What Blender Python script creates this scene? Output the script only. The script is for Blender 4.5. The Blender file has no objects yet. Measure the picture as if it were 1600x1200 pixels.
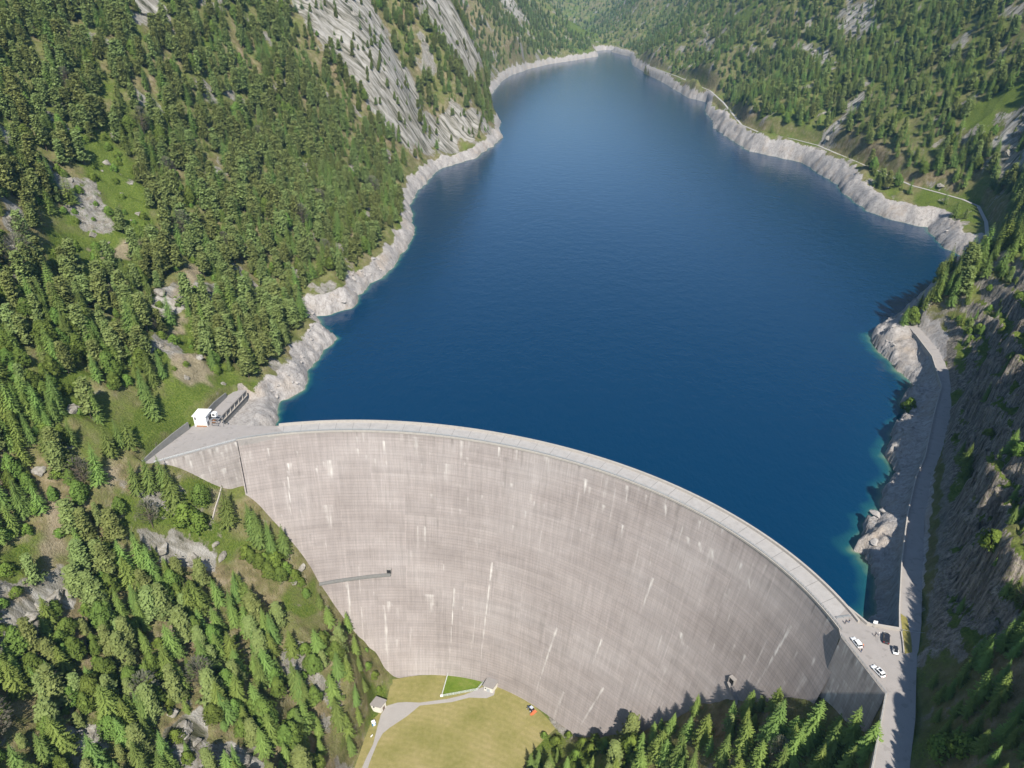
import bpy, bmesh, math, random
import numpy as np
from mathutils import Vector, Matrix

R = math.radians
scene = bpy.context.scene
random.seed(7)
rng = np.random.default_rng(11)

# ------------------------------------------------------------------ camera, sky, sun, exposure
CAM_H = 180.0
cam_d = bpy.data.cameras.new('camera')
cam = bpy.data.objects.new('camera', cam_d)
scene.collection.objects.link(cam)
cam.location = (0, 0, CAM_H)
cam.rotation_euler = (R(90 - 29.0), 0, 0)
cam_d.sensor_width = 36.0
cam_d.lens = 36.0 * 1111.0 / 1600.0
cam_d.clip_start = 1.0
cam_d.clip_end = 30000.0
scene.camera = cam

SUN_ELEV = R(47)
SUN_AZ = math.atan2(0.17, -0.985)            # compass-like angle from +Y towards +X
world = bpy.data.worlds.new('World')
scene.world = world
world.use_nodes = True
wn = world.node_tree
sky = wn.nodes.new('ShaderNodeTexSky')
sky.sky_type = 'NISHITA'
sky.sun_disc = False
sky.sun_elevation = SUN_ELEV
sky.sun_rotation = SUN_AZ
sky.altitude = 1600
sky.air_density = 1.0
sky.dust_density = 0.6
wn.nodes['Background'].inputs['Strength'].default_value = 0.10
wn.links.new(sky.outputs['Color'], wn.nodes['Background'].inputs['Color'])

sun_d = bpy.data.lights.new('sun', 'SUN')
sun_d.energy = 4.6
sun_d.angle = R(0.5)
sun_d.color = (1.0, 0.95, 0.87)
sun = bpy.data.objects.new('sun', sun_d)
scene.collection.objects.link(sun)
sdir = Vector((math.sin(SUN_AZ) * math.cos(SUN_ELEV), math.cos(SUN_AZ) * math.cos(SUN_ELEV), math.sin(SUN_ELEV)))
sun.rotation_euler = sdir.to_track_quat('Z', 'Y').to_euler()
sun.location = sdir * 800

scene.view_settings.view_transform = 'Standard'
scene.view_settings.look = 'None'
scene.view_settings.exposure = 0.80
scene.view_settings.gamma = 1.0
scene.cycles.max_bounces = 5
scene.cycles.diffuse_bounces = 2
scene.cycles.glossy_bounces = 2
scene.cycles.transparent_max_bounces = 6
scene.cycles.volume_bounces = 0

# ------------------------------------------------------------------ helpers
def link(o, parent=None):
    scene.collection.objects.link(o)
    if parent is not None:
        o.parent = parent
    return o

def tag(o, label=None, cat=None, group=None, kind=None):
    if label: o['label'] = label
    if cat: o['category'] = cat
    if group: o['group'] = group
    if kind: o['kind'] = kind
    return o

def empty(name, loc=(0, 0, 0), rz=0.0, label=None, cat=None, group=None):
    o = bpy.data.objects.new(name, None)
    o.empty_display_size = 0.5
    link(o)
    o.location = loc
    o.rotation_euler = (0, 0, rz)
    return tag(o, label, cat, group)

def mesh_obj(name, verts, faces, mat=None, parent=None, smooth=False):
    me = bpy.data.meshes.new(name)
    me.from_pydata([tuple(v) for v in verts], [], faces)
    if mat: me.materials.append(mat)
    if smooth:
        me.polygons.foreach_set('use_smooth', [True] * len(me.polygons))
    me.update()
    return link(bpy.data.objects.new(name, me), parent)

class MB:
    """collects boxes, prisms and tubes that become one mesh"""
    def __init__(self):
        self.v, self.f = [], []
    def add(self, vs, fs):
        k = len(self.v)
        self.v += [tuple(p) for p in vs]
        self.f += [tuple(i + k for i in q) for q in fs]
        return self
    def box(self, c, s, rz=0.0, taper=1.0):
        cx, cy, cz = c; hx, hy, hz = s[0] / 2, s[1] / 2, s[2] / 2
        cs, sn = math.cos(rz), math.sin(rz)
        vs = []
        for z, k in ((-hz, 1.0), (hz, taper)):
            for x, y in ((-hx, -hy), (hx, -hy), (hx, hy), (-hx, hy)):
                x *= k; y *= k
                vs.append((cx + x * cs - y * sn, cy + x * sn + y * cs, cz + z))
        return self.add(vs, [(3, 2, 1, 0), (4, 5, 6, 7), (0, 1, 5, 4), (1, 2, 6, 5), (2, 3, 7, 6), (3, 0, 4, 7)])
    def tube(self, a, b, r0, r1=None, n=8):
        r1 = r0 if r1 is None else r1
        a, b = Vector(a), Vector(b)
        q = (b - a).to_track_quat('Z', 'Y')
        vs = []
        for p, r in ((a, r0), (b, r1)):
            for i in range(n):
                t = 2 * math.pi * i / n
                vs.append(p + q @ Vector((r * math.cos(t), r * math.sin(t), 0)))
        fs = [(i, (i + 1) % n, n + (i + 1) % n, n + i) for i in range(n)]
        fs += [tuple(range(n - 1, -1, -1)), tuple(range(n, 2 * n))]
        return self.add(vs, fs)
    def prism(self, poly, z0, z1):
        n = len(poly)
        vs = [(x, y, z0) for x, y in poly] + [(x, y, z1) for x, y in poly]
        fs = [(i, (i + 1) % n, n + (i + 1) % n, n + i) for i in range(n)]
        fs += [tuple(range(n - 1, -1, -1)), tuple(range(n, 2 * n))]
        return self.add(vs, fs)
    def wall(self, line, width, z0, z1, side=0.0):
        """a wall along a polyline; z0/z1 numbers or lists; side shifts it to the left (+)"""
        P = [Vector((p[0], p[1])) for p in line]
        n = len(P)
        L, Rr = [], []
        for i in range(n):
            t = (P[min(i + 1, n - 1)] - P[max(i - 1, 0)]).normalized()
            nr = Vector((-t.y, t.x))
            L.append(P[i] + nr * (side + width / 2)); Rr.append(P[i] + nr * (side - width / 2))
        za = z0 if isinstance(z0, (list, tuple)) else [z0] * n
        zb = z1 if isinstance(z1, (list, tuple)) else [z1] * n
        vs = []
        for i in range(n):
            vs += [(L[i].x, L[i].y, za[i]), (Rr[i].x, Rr[i].y, za[i]), (Rr[i].x, Rr[i].y, zb[i]), (L[i].x, L[i].y, zb[i])]
        fs = []
        for i in range(n - 1):
            a, b = 4 * i, 4 * i + 4
            fs += [(a + 3, a + 2, b + 2, b + 3), (a + 1, b + 1, b + 2, a + 2), (a, a + 3, b + 3, b), (a, b, b + 1, a + 1)]
        fs += [(0, 1, 2, 3), (4 * n - 1, 4 * n - 2, 4 * n - 3, 4 * n - 4)]
        return self.add(vs, fs)
    def build(self, name, mat, parent=None, smooth=False):
        return mesh_obj(name, self.v, self.f, mat, parent, smooth)

def _hash(ix, iy, seed):
    h = (ix.astype(np.int64) * 374761393 + iy.astype(np.int64) * 668265263 + seed * 974711) & 0x7fffffff
    h = ((h ^ (h >> 13)) * 1274126177) & 0x7fffffff
    return (h ^ (h >> 16)) & 0xffff

def perlin(x, y, seed=0):
    x = np.asarray(x, float); y = np.asarray(y, float)
    ix, iy = np.floor(x), np.floor(y)
    fx, fy = x - ix, y - iy
    u = fx * fx * fx * (fx * (fx * 6 - 15) + 10); v = fy * fy * fy * (fy * (fy * 6 - 15) + 10)
    def g(dx, dy):
        a = _hash(ix + dx, iy + dy, seed) * (2 * np.pi / 65536.0)
        return np.cos(a) * (fx - dx) + np.sin(a) * (fy - dy)
    a = g(0, 0) * (1 - u) + g(1, 0) * u
    b = g(0, 1) * (1 - u) + g(1, 1) * u
    return 1.5 * (a * (1 - v) + b * v)

def fbm(x, y, octv=4, seed=0, gain=0.5):
    s, a, t = 0, 1.0, 0
    for i in range(octv):
        s = s + a * perlin(x * 2 ** i, y * 2 ** i, seed + i * 17); t += a; a *= gain
    return s / t

def ridged(x, y, octv=4, seed=0):
    s, a, t = 0, 1.0, 0
    for i in range(octv):
        s = s + a * (1 - 2 * np.abs(perlin(x * 2 ** i, y * 2 ** i, seed + i * 31))); t += a; a *= 0.5
    return s / t

def sstep(a, b, x):
    t = np.clip((x - a) / (b - a), 0, 1)
    return t * t * (3 - 2 * t)

def seg_dist(x, y, line):
    d = np.full(np.shape(x), 1e9)
    for (x0, y0), (x1, y1) in zip(line[:-1], line[1:]):
        dx, dy = x1 - x0, y1 - y0
        t = np.clip(((x - x0) * dx + (y - y0) * dy) / (dx * dx + dy * dy + 1e-9), 0, 1)
        d = np.minimum(d, (x - x0 - t * dx) ** 2 + (y - y0 - t * dy) ** 2)
    return np.sqrt(d)

def inside(x, y, poly):
    c = np.zeros(np.shape(x), bool)
    n = len(poly)
    for i in range(n):
        x0, y0 = poly[i]; x1, y1 = poly[(i + 1) % n]
        if y0 == y1: continue
        c ^= ((y0 > y) != (y1 > y)) & (x < (x1 - x0) * (y - y0) / (y1 - y0) + x0)
    return c

def poly_sd(x, y, poly):
    """signed distance, negative inside"""
    d = seg_dist(x, y, list(poly) + [poly[0]])
    return np.where(inside(x, y, poly), -d, d)

def chunked(fn, x, y, n=60000):
    xf, yf = np.ravel(x), np.ravel(y)
    out = np.concatenate([fn(xf[i:i + n], yf[i:i + n]) for i in range(0, len(xf), n)])
    return out.reshape(np.shape(x))

# ------------------------------------------------------------------ material helpers
def new_mat(name):
    m = bpy.data.materials.new(name); m.use_nodes = True
    nt = m.node_tree
    b = nt.nodes['Principled BSDF']
    b.inputs['Roughness'].default_value = 0.85
    b.inputs['Specular IOR Level'].default_value = 0.25
    return m, nt, b

class NT:
    def __init__(self, nt): self.nt = nt
    def n(self, t, **kw):
        nd = self.nt.nodes.new(t)
        for k, v in kw.items(): setattr(nd, k, v)
        return nd
    def l(self, a, b): self.nt.links.new(a, b)
    def noise(self, vec, scale, detail=4, rough=0.55, dist=0.0):
        nd = self.n('ShaderNodeTexNoise')
        nd.inputs['Scale'].default_value = scale; nd.inputs['Detail'].default_value = detail
        nd.inputs['Roughness'].default_value = rough; nd.inputs['Distortion'].default_value = dist
        if vec is not None: self.l(vec, nd.inputs['Vector'])
        return nd.outputs['Fac']
    def ramp(self, fac, stops, interp='LINEAR'):
        nd = self.n('ShaderNodeValToRGB'); r = nd.color_ramp; r.interpolation = interp
        while len(r.elements) < len(stops): r.elements.new(0.5)
        for e, (p, c) in zip(r.elements, stops):
            e.position = p; e.color = (c, c, c, 1) if isinstance(c, (int, float)) else (*c, 1)
        self.l(fac, nd.inputs['Fac']); return nd.outputs['Color']
    def mix(self, fac, a, b, mode='MIX'):
        nd = self.n('ShaderNodeMix', data_type='RGBA', blend_type=mode)
        for s, v in ((nd.inputs[0], fac), (nd.inputs[6], a), (nd.inputs[7], b)):
            if hasattr(v, 'is_output'): self.l(v, s)
            elif isinstance(v, (int, float)): s.default_value = v if s.type == 'VALUE' else (v, v, v, 1)
            else: s.default_value = (*v, 1)
        return nd.outputs[2]
    def math(self, op, a, b=0.5, clamp=False):
        nd = self.n('ShaderNodeMath', operation=op); nd.use_clamp = clamp
        for s, v in ((nd.inputs[0], a), (nd.inputs[1], b)):
            if hasattr(v, 'is_output'): self.l(v, s)
            else: s.default_value = v
        return nd.outputs[0]
    def attr(self, name):
        nd = self.n('ShaderNodeAttribute'); nd.attribute_name = name
        return nd
    def bump(self, h, strength, dist):
        nd = self.n('ShaderNodeBump'); nd.inputs['Strength'].default_value = strength; nd.inputs['Distance'].default_value = dist
        self.l(h, nd.inputs['Height']); return nd.outputs['Normal']
    def pos(self):
        return self.n('ShaderNodeNewGeometry').outputs['Position']
    def mapped(self, vec, scale=(1, 1, 1), rot=(0, 0, 0)):
        nd = self.n('ShaderNodeMapping'); nd.inputs['Scale'].default_value = scale; nd.inputs['Rotation'].default_value = rot
        self.l(vec, nd.inputs['Vector']); return nd.outputs['Vector']

def plain(name, col, rough=0.7, var=0.15, scale=2.0, metal=0.0, spec=0.3):
    """painted or cast surface with a little mottling of its own"""
    m, nt, b = new_mat(name); k = NT(nt)
    nz = k.noise(k.pos(), scale, 5, 0.6)
    c = k.mix(nz, [v * (1 - var) for v in col], [min(1, v * (1 + var)) for v in col])
    k.l(c, b.inputs['Base Color']); b.inputs['Roughness'].default_value = rough
    b.inputs['Metallic'].default_value = metal; b.inputs['Specular IOR Level'].default_value = spec
    return m
# ------------------------------------------------------------------ terrain
ZW = -14.0
SHORE = [[-122,292],[-120.8,305.1],[-123.3,315.6],[-123.6,328.7],[-117.4,337.7],[-117.1,350.0],[-116.3,361.4],[-118.5,386.1],[-113.7,399.4],[-113.0,408.7],[-121.2,423.2],[-129.9,433.4],[-133.6,445.1],[-122.8,449.5],[-110.9,460.7],[-109.0,494.7],[-104.6,510.6],[-94.2,546.4],[-91.8,586.7],[-89.8,628.4],[-95.3,673.3],[-105.7,731.4],[-103.9,784.6],[-98.1,829.0],[-90.8,895.7],[-50.4,960.4],[-27.3,1048.0],[-15.4,1113.1],[-22.2,1174.1],[-20,1250],[-58,1420],[-47.6,1571.2],[-39.3,1677.6],[-23.5,1879.0],[0.0,2013.5],[54.2,2186.2],[114.9,2324.8],[201.9,2457.7],[288.4,2605.9],[300,2830],[345,2900],[395,2820],[355.0,2802.1],[391.4,2580.0],[356.9,2304.0],[356.3,1997.7],[362.5,1811.3],[361.3,1561.3],[384.7,1494.8],[348.5,1353.6],[340.5,1261.3],[324.7,1197.9],[324.5,1087.2],[325.9,1011.3],[357.3,960.4],[372.6,932.8],[369.9,871.3],[369.9,813.7],[361.5,779.0],[356.0,707.2],[368.8,673.3],[387.7,650.2],[380.5,630.4],[371.7,591.9],[375.2,568.4],[352,520],[325,478],[285,452],[257.3,441.9],[246.4,430.3],[229.6,411.5],[223.9,399.4],[226.1,384.3],[226.3,362.2],[224.4,350.0],[214.6,332.1],[206.1,318.2],[201.5,309.4],[188.8,296.2],[183.6,287.7],[175.1,266.2],[162.1,246.9],[152.6,233.6],[147.5,231.2],[142.6,223.6],[136.8,214.2],[139.9,212.7],[138.3,205.6],[132.7,191.3],[129.3,182.7],[119,165]]
NLEFT = 39
CTRL = np.array([[-208.8,253.6,39.4],[-195.9,220.1,16.0],[-185.8,191.9,-6.0],[-172.8,162.8,-21.4],[-162.0,137.9,-35.4],[-143.3,150.1,-54.5],[-117.9,160.6,-70.8],[-89.8,174.6,-92.8],[-166.7,212.0,-25.5],[-139.5,230.5,-43.5],[-118.1,243.9,-56.5],[-99.2,213.6,-84.3],[-72.4,227.2,-101.1],[-128.3,193.3,-59.1],[-153.3,177.7,-39.8],[-142.2,252.9,-15.5],[-169.7,233.4,2.9],[-182.5,267.4,18.9],[-211.8,289.2,45.9],[-173.3,312.2,21.3],[-155.9,343.4,5.5],[-233.1,347.8,44.3],[-186.8,390.1,27.8],[-273.6,382.1,85.5],[-252.3,447.5,69.4],[-255.2,394.9,57.0],[-210.6,522.9,50.7],[-167.4,623.4,25.8],[-157.5,480.9,16.3],[-234.0,305.5,60.8],[-338.4,513.6,137.1],[-374.4,591.0,173.5],[-291.6,590.1,130.8],[-318.6,670.5,172.6],[-244.8,743.1,118.0],[-273.6,863.7,170.5],[-226.8,661.0,73.0],[-171.0,797.4,50.9],[-154.8,939.8,101.6],[-172.8,1091.0,168.0],[-102.1,991.5,19.4],[-90.9,1103.7,87.9],[-100.8,1272.8,166.0],[-38.7,1132.5,5.8],[-33.3,2054.0,69.6],[0.0,2500.2,152.6],[187.2,2920.7,86.2],[340.2,4028.4,21.8],[364.5,5114.0,123.9],[-121.5,952.1,41.2],[126.9,2609.1,39.7],[468.0,2898.0,45.2],[522.1,3295.7,143.8],[415.8,3685.5,22.0],[432.0,1748.5,34.1],[540.1,2272.9,155.1],[468.0,1420.6,61.5],[558.1,1761.5,160.7],[495.0,1092.8,88.8],[594.1,1363.7,165.0],[420.8,891.8,35.6],[516.7,896.1,105.2],[463.1,771.1,55.1],[598.6,1079.6,168.2],[576.1,909.2,170.0],[525.7,797.7,113.4],[478.8,697.7,67.0],[446.4,628.8,35.6],[270.9,408.0,29.1],[294.1,413.6,39.2],[316.8,429.0,46.4],[252.7,404.2,18.2],[115.9,98.7,25.9],[131.1,123.4,27.3],[149.8,154.7,30.0],[-149.5,265.4,0.0],[-150.7,283.1,0.0],[-139.3,288.6,-1.0],[-151.5,256.0,-1.0],[-63.9,245.1,-129.0],[-33.2,249.4,-130.0],[0.0,239.0,-130.0],[21.5,217.7,-130.0],[-52.9,201.5,-130.0],[-11.8,201.5,-130.0],[-69.5,197.2,-128.0],[44.6,207.4,-127.0],[8.8,200.9,-129.0],[107.5,117.0,0.0],[119.3,138.8,0.0],[139.3,176.6,0.0],[163.0,220.7,0.0],[196.3,269.0,0.0],[215.3,298.8,0.0],[233.0,336.8,0.0],[248.1,392.7,0.0],[120.4,155.1,0.0],[101.8,122.0,-2.0],[102.4,117.0,0.0],[405.4,610.8,4.0],[430.3,678.3,5.0],[408.9,734.0,5.0],[391.4,949.6,5.0],[373.8,994.6,5.0],[341.2,1043.6,5.0],[332.2,1108.5,5.0],[390.7,1504.6,6.0],[380.8,1763.9,6.0],[354.5,2048.1,6.0],[-125.3,264.6,-26.04],[-115.5,263.7,-40.6],[-106.5,262.2,-54.31],[-99.9,260.3,-65.72],[-95.5,258.1,-76.23],[-88.6,255.5,-88.86],[-80.7,252.6,-102.78],[-73.1,250.1,-114.74],[-147.4,256.2,-6],[-139.3,260.6,-16],[-131,265.6,-25],[-152,251,-5],[61.6,192.6,-96.5],[75.5,183.7,-73.9],[86.2,172.8,-56.62],[91.7,166.0,-45.83],[97.9,155.3,-31.23],[54.9,194.7,-109.66],[45.3,203.2,-115.34],[104,143,-24],[105,136,-19],[106,131,-14],[100,140,-27],[92,146,-36],[84,150,-48],[70,160,-70],[55,168,-96],[99,125,-15],[96,131,-26],[70,140,-66],[85,132,-44],[92.6,85.6,2],[96.5,83.4,9],[101.8,80.4,18],[108.7,76.4,28],[120.9,69.4,42],[138.3,59.4,58],[107.6,111.8,2],[111.5,109.5,9],[116.8,106.5,18],[123.7,102.5,28],[135.9,95.5,42],[153.3,85.5,58],[118.6,130.9,2],[122.5,128.6,9],[127.8,125.6,18],[134.7,121.6,28],[146.9,114.6,42],[164.3,104.6,58],[125.6,143.1,2],[129.5,140.8,9],[134.8,137.8,18],[141.7,133.8,28],[153.9,126.8,42],[171.3,116.8,58],[139.1,168.9,3],[140.7,168.0,16],[143.2,166.6,32],[147.5,164.0,38],[153.6,160.6,43],[159.7,157.0,52],[172.8,149.6,67],[203.2,132.0,98],[281.5,87.1,180],[136.6,164.5,3],[138.2,163.6,16],[140.7,162.2,32],[145.0,159.7,38],[151.1,156.2,43],[157.2,152.7,52],[170.2,145.2,67],[200.7,127.7,98],[279.0,82.7,180],[161.6,208.0,3],[163.2,207.1,16],[165.7,205.7,32],[170.0,203.2,38],[176.1,199.7,43],[182.2,196.2,52],[195.2,188.7,67],[225.7,171.2,98],[304.0,126.2,180],[186.6,251.6,3],[188.2,250.6,16],[190.7,249.2,32],[195.0,246.7,38],[201.1,243.2,43],[207.2,239.7,52],[220.2,232.2,67],[250.7,214.7,98],[329.0,169.7,180],[211.6,295.0,3],[213.2,294.1,16],[215.7,292.7,32],[220.0,290.2,38],[226.1,286.7,43],[232.2,283.2,52],[245.2,275.7,67],[275.7,258.2,98],[354.0,213.2,180],[82,112,-42],[62,105,-76],[40,120,-118],[0,120,-132],[-30,130,-132],[-60,130,-122],[-100,110,-85],[-150,80,-45],[-200,60,-5],[-260,100,70],[-330,300,140],[-420,450,210],[-500,700,300],[-450,900,320],[-400,1150,330],[-300,1500,300],[-250,2000,300],[-200,2600,320],[-700,900,430],[-650,1800,520],[-500,3000,500],[-300,4500,500],[20,60,-132],[-20,0,-135],[50,40,-90],[100,20,-20],[125,60,26],[125,20,12],[160,40,48],[160,0,34],[200,0,60],[260,120,150],[330,260,170],[420,420,150],[520,560,200],[650,750,280],[760,950,330],[750,1250,330],[800,1700,360],[850,2300,380],[900,3000,420],[900,4500,520],[1100,900,560],[1200,1700,650],[1300,3000,700],[340,480,3],[370,520,8],[390,3300,0],[370,3600,8],[420,5200,150],[380,5800,320],[0,5600,520],[800,5600,560],[-100,3600,280],[100,3300,120],[560,3700,160],[700,3400,300],[-200,-50,20],[-30,-60,-137],[190,-60,45],[-122,292,-14],[-123.3,315.6,-14],[-117.4,337.7,-14],[-116.3,361.4,-14],[-113.7,399.4,-14],[-121.2,423.2,-14],[-133.6,445.1,-14],[-110.9,460.7,-14],[-104.6,510.6,-14],[-91.8,586.7,-14],[-95.3,673.3,-14],[-103.9,784.6,-14],[-90.8,895.7,-14],[-27.3,1048.0,-14],[-22.2,1174.1,-14],[-58,1420,-14],[-39.3,1677.6,-14],[0.0,2013.5,-14],[114.9,2324.8,-14],[288.4,2605.9,-14],[345,2900,-14],[355.0,2802.1,-14],[356.9,2304.0,-14],[362.5,1811.3,-14],[384.7,1494.8,-14],[340.5,1261.3,-14],[324.5,1087.2,-14],[357.3,960.4,-14],[369.9,871.3,-14],[361.5,779.0,-14],[368.8,673.3,-14],[380.5,630.4,-14],[375.2,568.4,-14],[325,478,-14],[257.3,441.9,-14],[229.6,411.5,-14],[226.1,384.3,-14],[224.4,350.0,-14],[206.1,318.2,-14],[188.8,296.2,-14],[175.1,266.2,-14],[152.6,233.6,-14],[142.6,223.6,-14],[139.9,212.7,-14],[132.7,191.3,-14],[119,165,-14],[-60,300,-105],[0,290,-110],[50,270,-100],[90,230,-75],[0,400,-95],[100,400,-90],[200,420,-55],[100,600,-80],[200,650,-80],[280,560,-60],[0,600,-60],[150,900,-70],[130,1200,-60],[180,1500,-55],[220,1900,-45],[250,2300,-35],[300,2600,-25],[-60,400,-55],[182.8,207.4,45],[186.3,205.4,64],[192.4,201.9,70],[197.8,233.5,45],[201.3,231.5,64],[207.4,228.0,70],[212.8,259.6,45],[216.3,257.6,64],[222.4,254.1,70]])
DCX, DCY, DR = -67.07, 90.6, 189.4
def arc_pt(ang, r):
    return (DCX + r * math.sin(R(ang)), DCY + r * math.cos(R(ang)))
LAKE = SHORE + [arc_pt(a, 199) for a in (66, 55, 45, 35, 25, 15, 5, -5, -12)]

ROAD_W = [(94.7,114.4),(96.4,117.0),(109.2,137.7),(104.7,159.4),(106,166.2),(111.5,171),(115,163.8),(124.4,161.4),(128.9,170.9),(140.5,193.4),(155.1,219.1),(170.2,242.9),(181.6,257.9),(190.9,272.7),(202.8,291.7),(222.4,321.3),(235.3,355.8),(240.7,386.3)]
ROAD_E = [(90,88),(106.2,117.0),(113.7,129.4),(122.0,145.5),(132.9,164.1),(139.7,177.5),(149.0,195.0),(161.5,218.3),(177.0,242.9),(196.3,269.0),(211.7,291.7),(228.1,322.7),(236.0,338.8),(243.9,364.7),(247.6,390.9)]
ROAD_POLY = [(80,88)] + ROAD_W + [(243,400),(246,412),(252,412),(249.5,400)] + ROAD_E[::-1]
FAR_ROAD = [(354.5,2048.1),(380.8,1763.9),(390.7,1504.6),(373.4,1340.7),(340.2,1108.5),(347.2,1043.6),(376.8,994.6),(393.4,949.6),(401.9,831.2),(408.9,734.0),(421.8,702.7),(430.3,678.3),(431.4,655.3),(411.1,607.4),(385,560)]
FAR_ROAD_Z = [6,6,6,6,5,5,5,5,5,5,5,5,5,4,3]
PLAZA = [(-163,252),(-160,262),(-156.5,272),(-152.6,283),(-149,287.5),(-148,300),(-146.2,312),(-143.5,318.5),(-137.5,318.5),(-141.3,289.2),(-136,285.4),(-129.2,284.2),(-111,283.5),(-105,277.2),(-115,274.6),(-125.3,271.5),(-125.6,270.75),(-151.6,255.2),(-158,251)]
LAWN = [(-71,196),(-69,212),(-67,224),(-67,236),(-61,241),(-45,249),(-30,251),(-10,248),(8,238),(19,226),(24,213),(22,205),(12,198),(5,190),(-2,176),(-10,160),(-40,150),(-75,160)]

def tps_fit(C):
    P = C[:, :2] / 300.0
    n = len(P)
    d2 = ((P[:, None] - P[None]) ** 2).sum(-1)
    K = 0.5 * d2 * np.log(d2 + 1e-12)
    A = np.zeros((n + 3, n + 3)); A[:n, :n] = K + np.eye(n) * 2e-4
    A[:n, n] = A[n, :n] = 1; A[:n, n + 1:] = P; A[n + 1:, :n] = P.T
    return P, np.linalg.solve(A, np.r_[C[:, 2], 0, 0, 0])
_TP, _TW = tps_fit(CTRL)
def tps(x, y):
    x = x / 300.0; y = y / 300.0
    d2 = (x[:, None] - _TP[None, :, 0]) ** 2 + (y[:, None] - _TP[None, :, 1]) ** 2
    return (0.5 * d2 * np.log(d2 + 1e-12)) @ _TW[:-3] + _TW[-3] + _TW[-2] * x + _TW[-1] * y

def lake_sd(x, y):
    """> 0 on land"""
    x = x + 3.0 * perlin(x / 17, y / 17, 3) + 1.3 * perlin(x / 5.5, y / 5.5, 5)
    y = y + 3.0 * perlin(x / 17, y / 17, 4) + 1.3 * perlin(x / 5.5, y / 5.5, 6)
    d = seg_dist(x, y, SHORE)
    return np.where(inside(x, y, LAKE), -d, d)

def terrain(x, y):
    """height and the masks used by the ground material and the planting"""
    # right-hand cliff by the road: buttresses and gullies come from shifting the face in and out
    nn = 0.87 * x - 0.5 * y; ss = 0.5 * x + 0.87 * y
    cliff = sstep(34, 38, nn) * (1 - sstep(75, 110, nn)) * (1 - sstep(430, 520, ss)) * sstep(180, 205, ss) * (x > 60)
    cliff = np.maximum(cliff, sstep(10, 16, nn) * sstep(385, 395, ss) * (1 - sstep(440, 480, ss)) * (x > 200))
    sh = 8.5 * (ridged(ss / 27 + 0.4 * perlin(nn / 12, ss / 30, 7), nn / 40, 4, 51) - 0.35) + 2.6 * ridged(ss / 7.5, nn / 11, 3, 52)
    sh = sh * cliff * sstep(36, 44, nn)
    z = tps(x - 0.87 * sh, y + 0.5 * sh)
    st = z + 2.2 * perlin(ss / 22, nn / 22, 55)
    fr = st / 11.0 - np.floor(st / 11.0)
    z = z + cliff * sstep(4, 12, z) * 0.85 * 11.0 * (sstep(0.42, 0.85, fr) - fr)
    sd = lake_sd(x, y)
    rad = np.hypot(x - DCX, y - DCY)
    up = sstep(0, 8, rad - 196)
    w = up * np.where(sd > 0, 1 - sstep(6, 28, sd), 1 - sstep(8, 60, -sd))
    zb = ZW + np.where(sd > 0, 1.05 * sd, np.where((x > 100) & (y < 420), 0.85, 1.7) * sd)
    z = z * (1 - w) + zb * w
    z = np.where((sd < 0) & (up > 0.5), np.minimum(z, ZW - 0.15 + 0.3 * sd), z)
    far = sstep(500, 1600, y)
    base = 4.5 * ridged(x / 46, y / 46, 4, 21) + 2.2 * ridged(x / 15, y / 15, 3, 41) + 0.6 * perlin(x / 4.0, y / 4.0, 61)
    big = 16 * ridged(x / 150, y / 190, 4, 81)
    crag = 1.8 * ridged(x / 7, y / 7, 3, 57) + 0.0 * ridged(x / 13 + 0.3 * perlin(x / 9, y / 9, 7), y / 15, 3, 51) + 1.6 * ridged(x / 4.6, y / 4.6, 2, 52)
    # flats
    flat = np.ones_like(z)
    for poly, zz, fe in ((((-140,290),(-136.6,319),(-131,321),(-131,288)), -6.5, 5.0), (ROAD_POLY, -0.3, 1.4), (PLAZA, -0.3, 0.2), (LAWN, -130.1, 7.0)):
        xs = [p[0] for p in poly]; ys = [p[1] for p in poly]
        m = (x > min(xs) - 30) & (x < max(xs) + 30) & (y > min(ys) - 30) & (y < max(ys) + 30)
        if not m.any(): continue
        d = np.full_like(z, 99.0); d[m] = poly_sd(x[m], y[m], poly)
        wf = 1 - sstep(min(0.6, fe - 2.0), fe, d)
        flat *= sstep(0.6, 14, d)
        z = z * (1 - wf) + zz * wf
    nb = 1 - sstep(4, 30, np.hypot(np.maximum(np.maximum(-160 - x, x + 95), 0), np.maximum(np.maximum(246 - y, y - 285), 0)))
    flat *= 1 - 0.8 * nb
    m = (y > 540) & (y < 2100) & (x > 280) & (x < 480)
    if m.any():
        d = np.full_like(z, 99.0); d[m] = seg_dist(x[m], y[m], FAR_ROAD)
        wf = 1 - sstep(3.0, 8, d); flat *= sstep(3, 14, d)
        zr = np.interp(y, [560, 607, 655, 1043, 1108, 1340, 2050], [3, 4, 5, 5, 5, 6, 6]) - 0.25
        z = z * (1 - wf) + zr * wf
    shore_q = sstep(0, 30, sd) * 0.75 + 0.25
    shore_q = np.where((sd < 0) & (up > 0.5), 0.0, shore_q)
    z = z + flat * shore_q * (base * (1 - 0.4 * cliff) + far * big + cliff * crag)
    # low relief on the drawdown rock
    band = up * sstep(-6, 0, sd) * (1 - sstep(8.5, 14, 2.0 + sd - 6.0 * ((x > 280) & (y > 540) & (y < 1300)) - 18.0 * ((x < -105) & (x > -141) & (y > 282) & (y < 322)) - 16.0 * ((x > 110) & (y < 430) & (nn < 33)) + 3.5 * perlin(x / 21, y / 21, 9) + 1.5 * perlin(x / 6, y / 6, 19)))
    band *= np.where(y > 1500, 1.0, 1.0)
    z = z + band * flat * (sd > 0) * (1.3 + 1.7 * ((x > 110) & (y < 430))) * (1.0 * ridged(x / 9, y / 9, 3, 91) + 0.7 * ridged(x / 3.2, y / 3.2, 2, 92) + 0.3)
    return z, sd, band, cliff, flat

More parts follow.
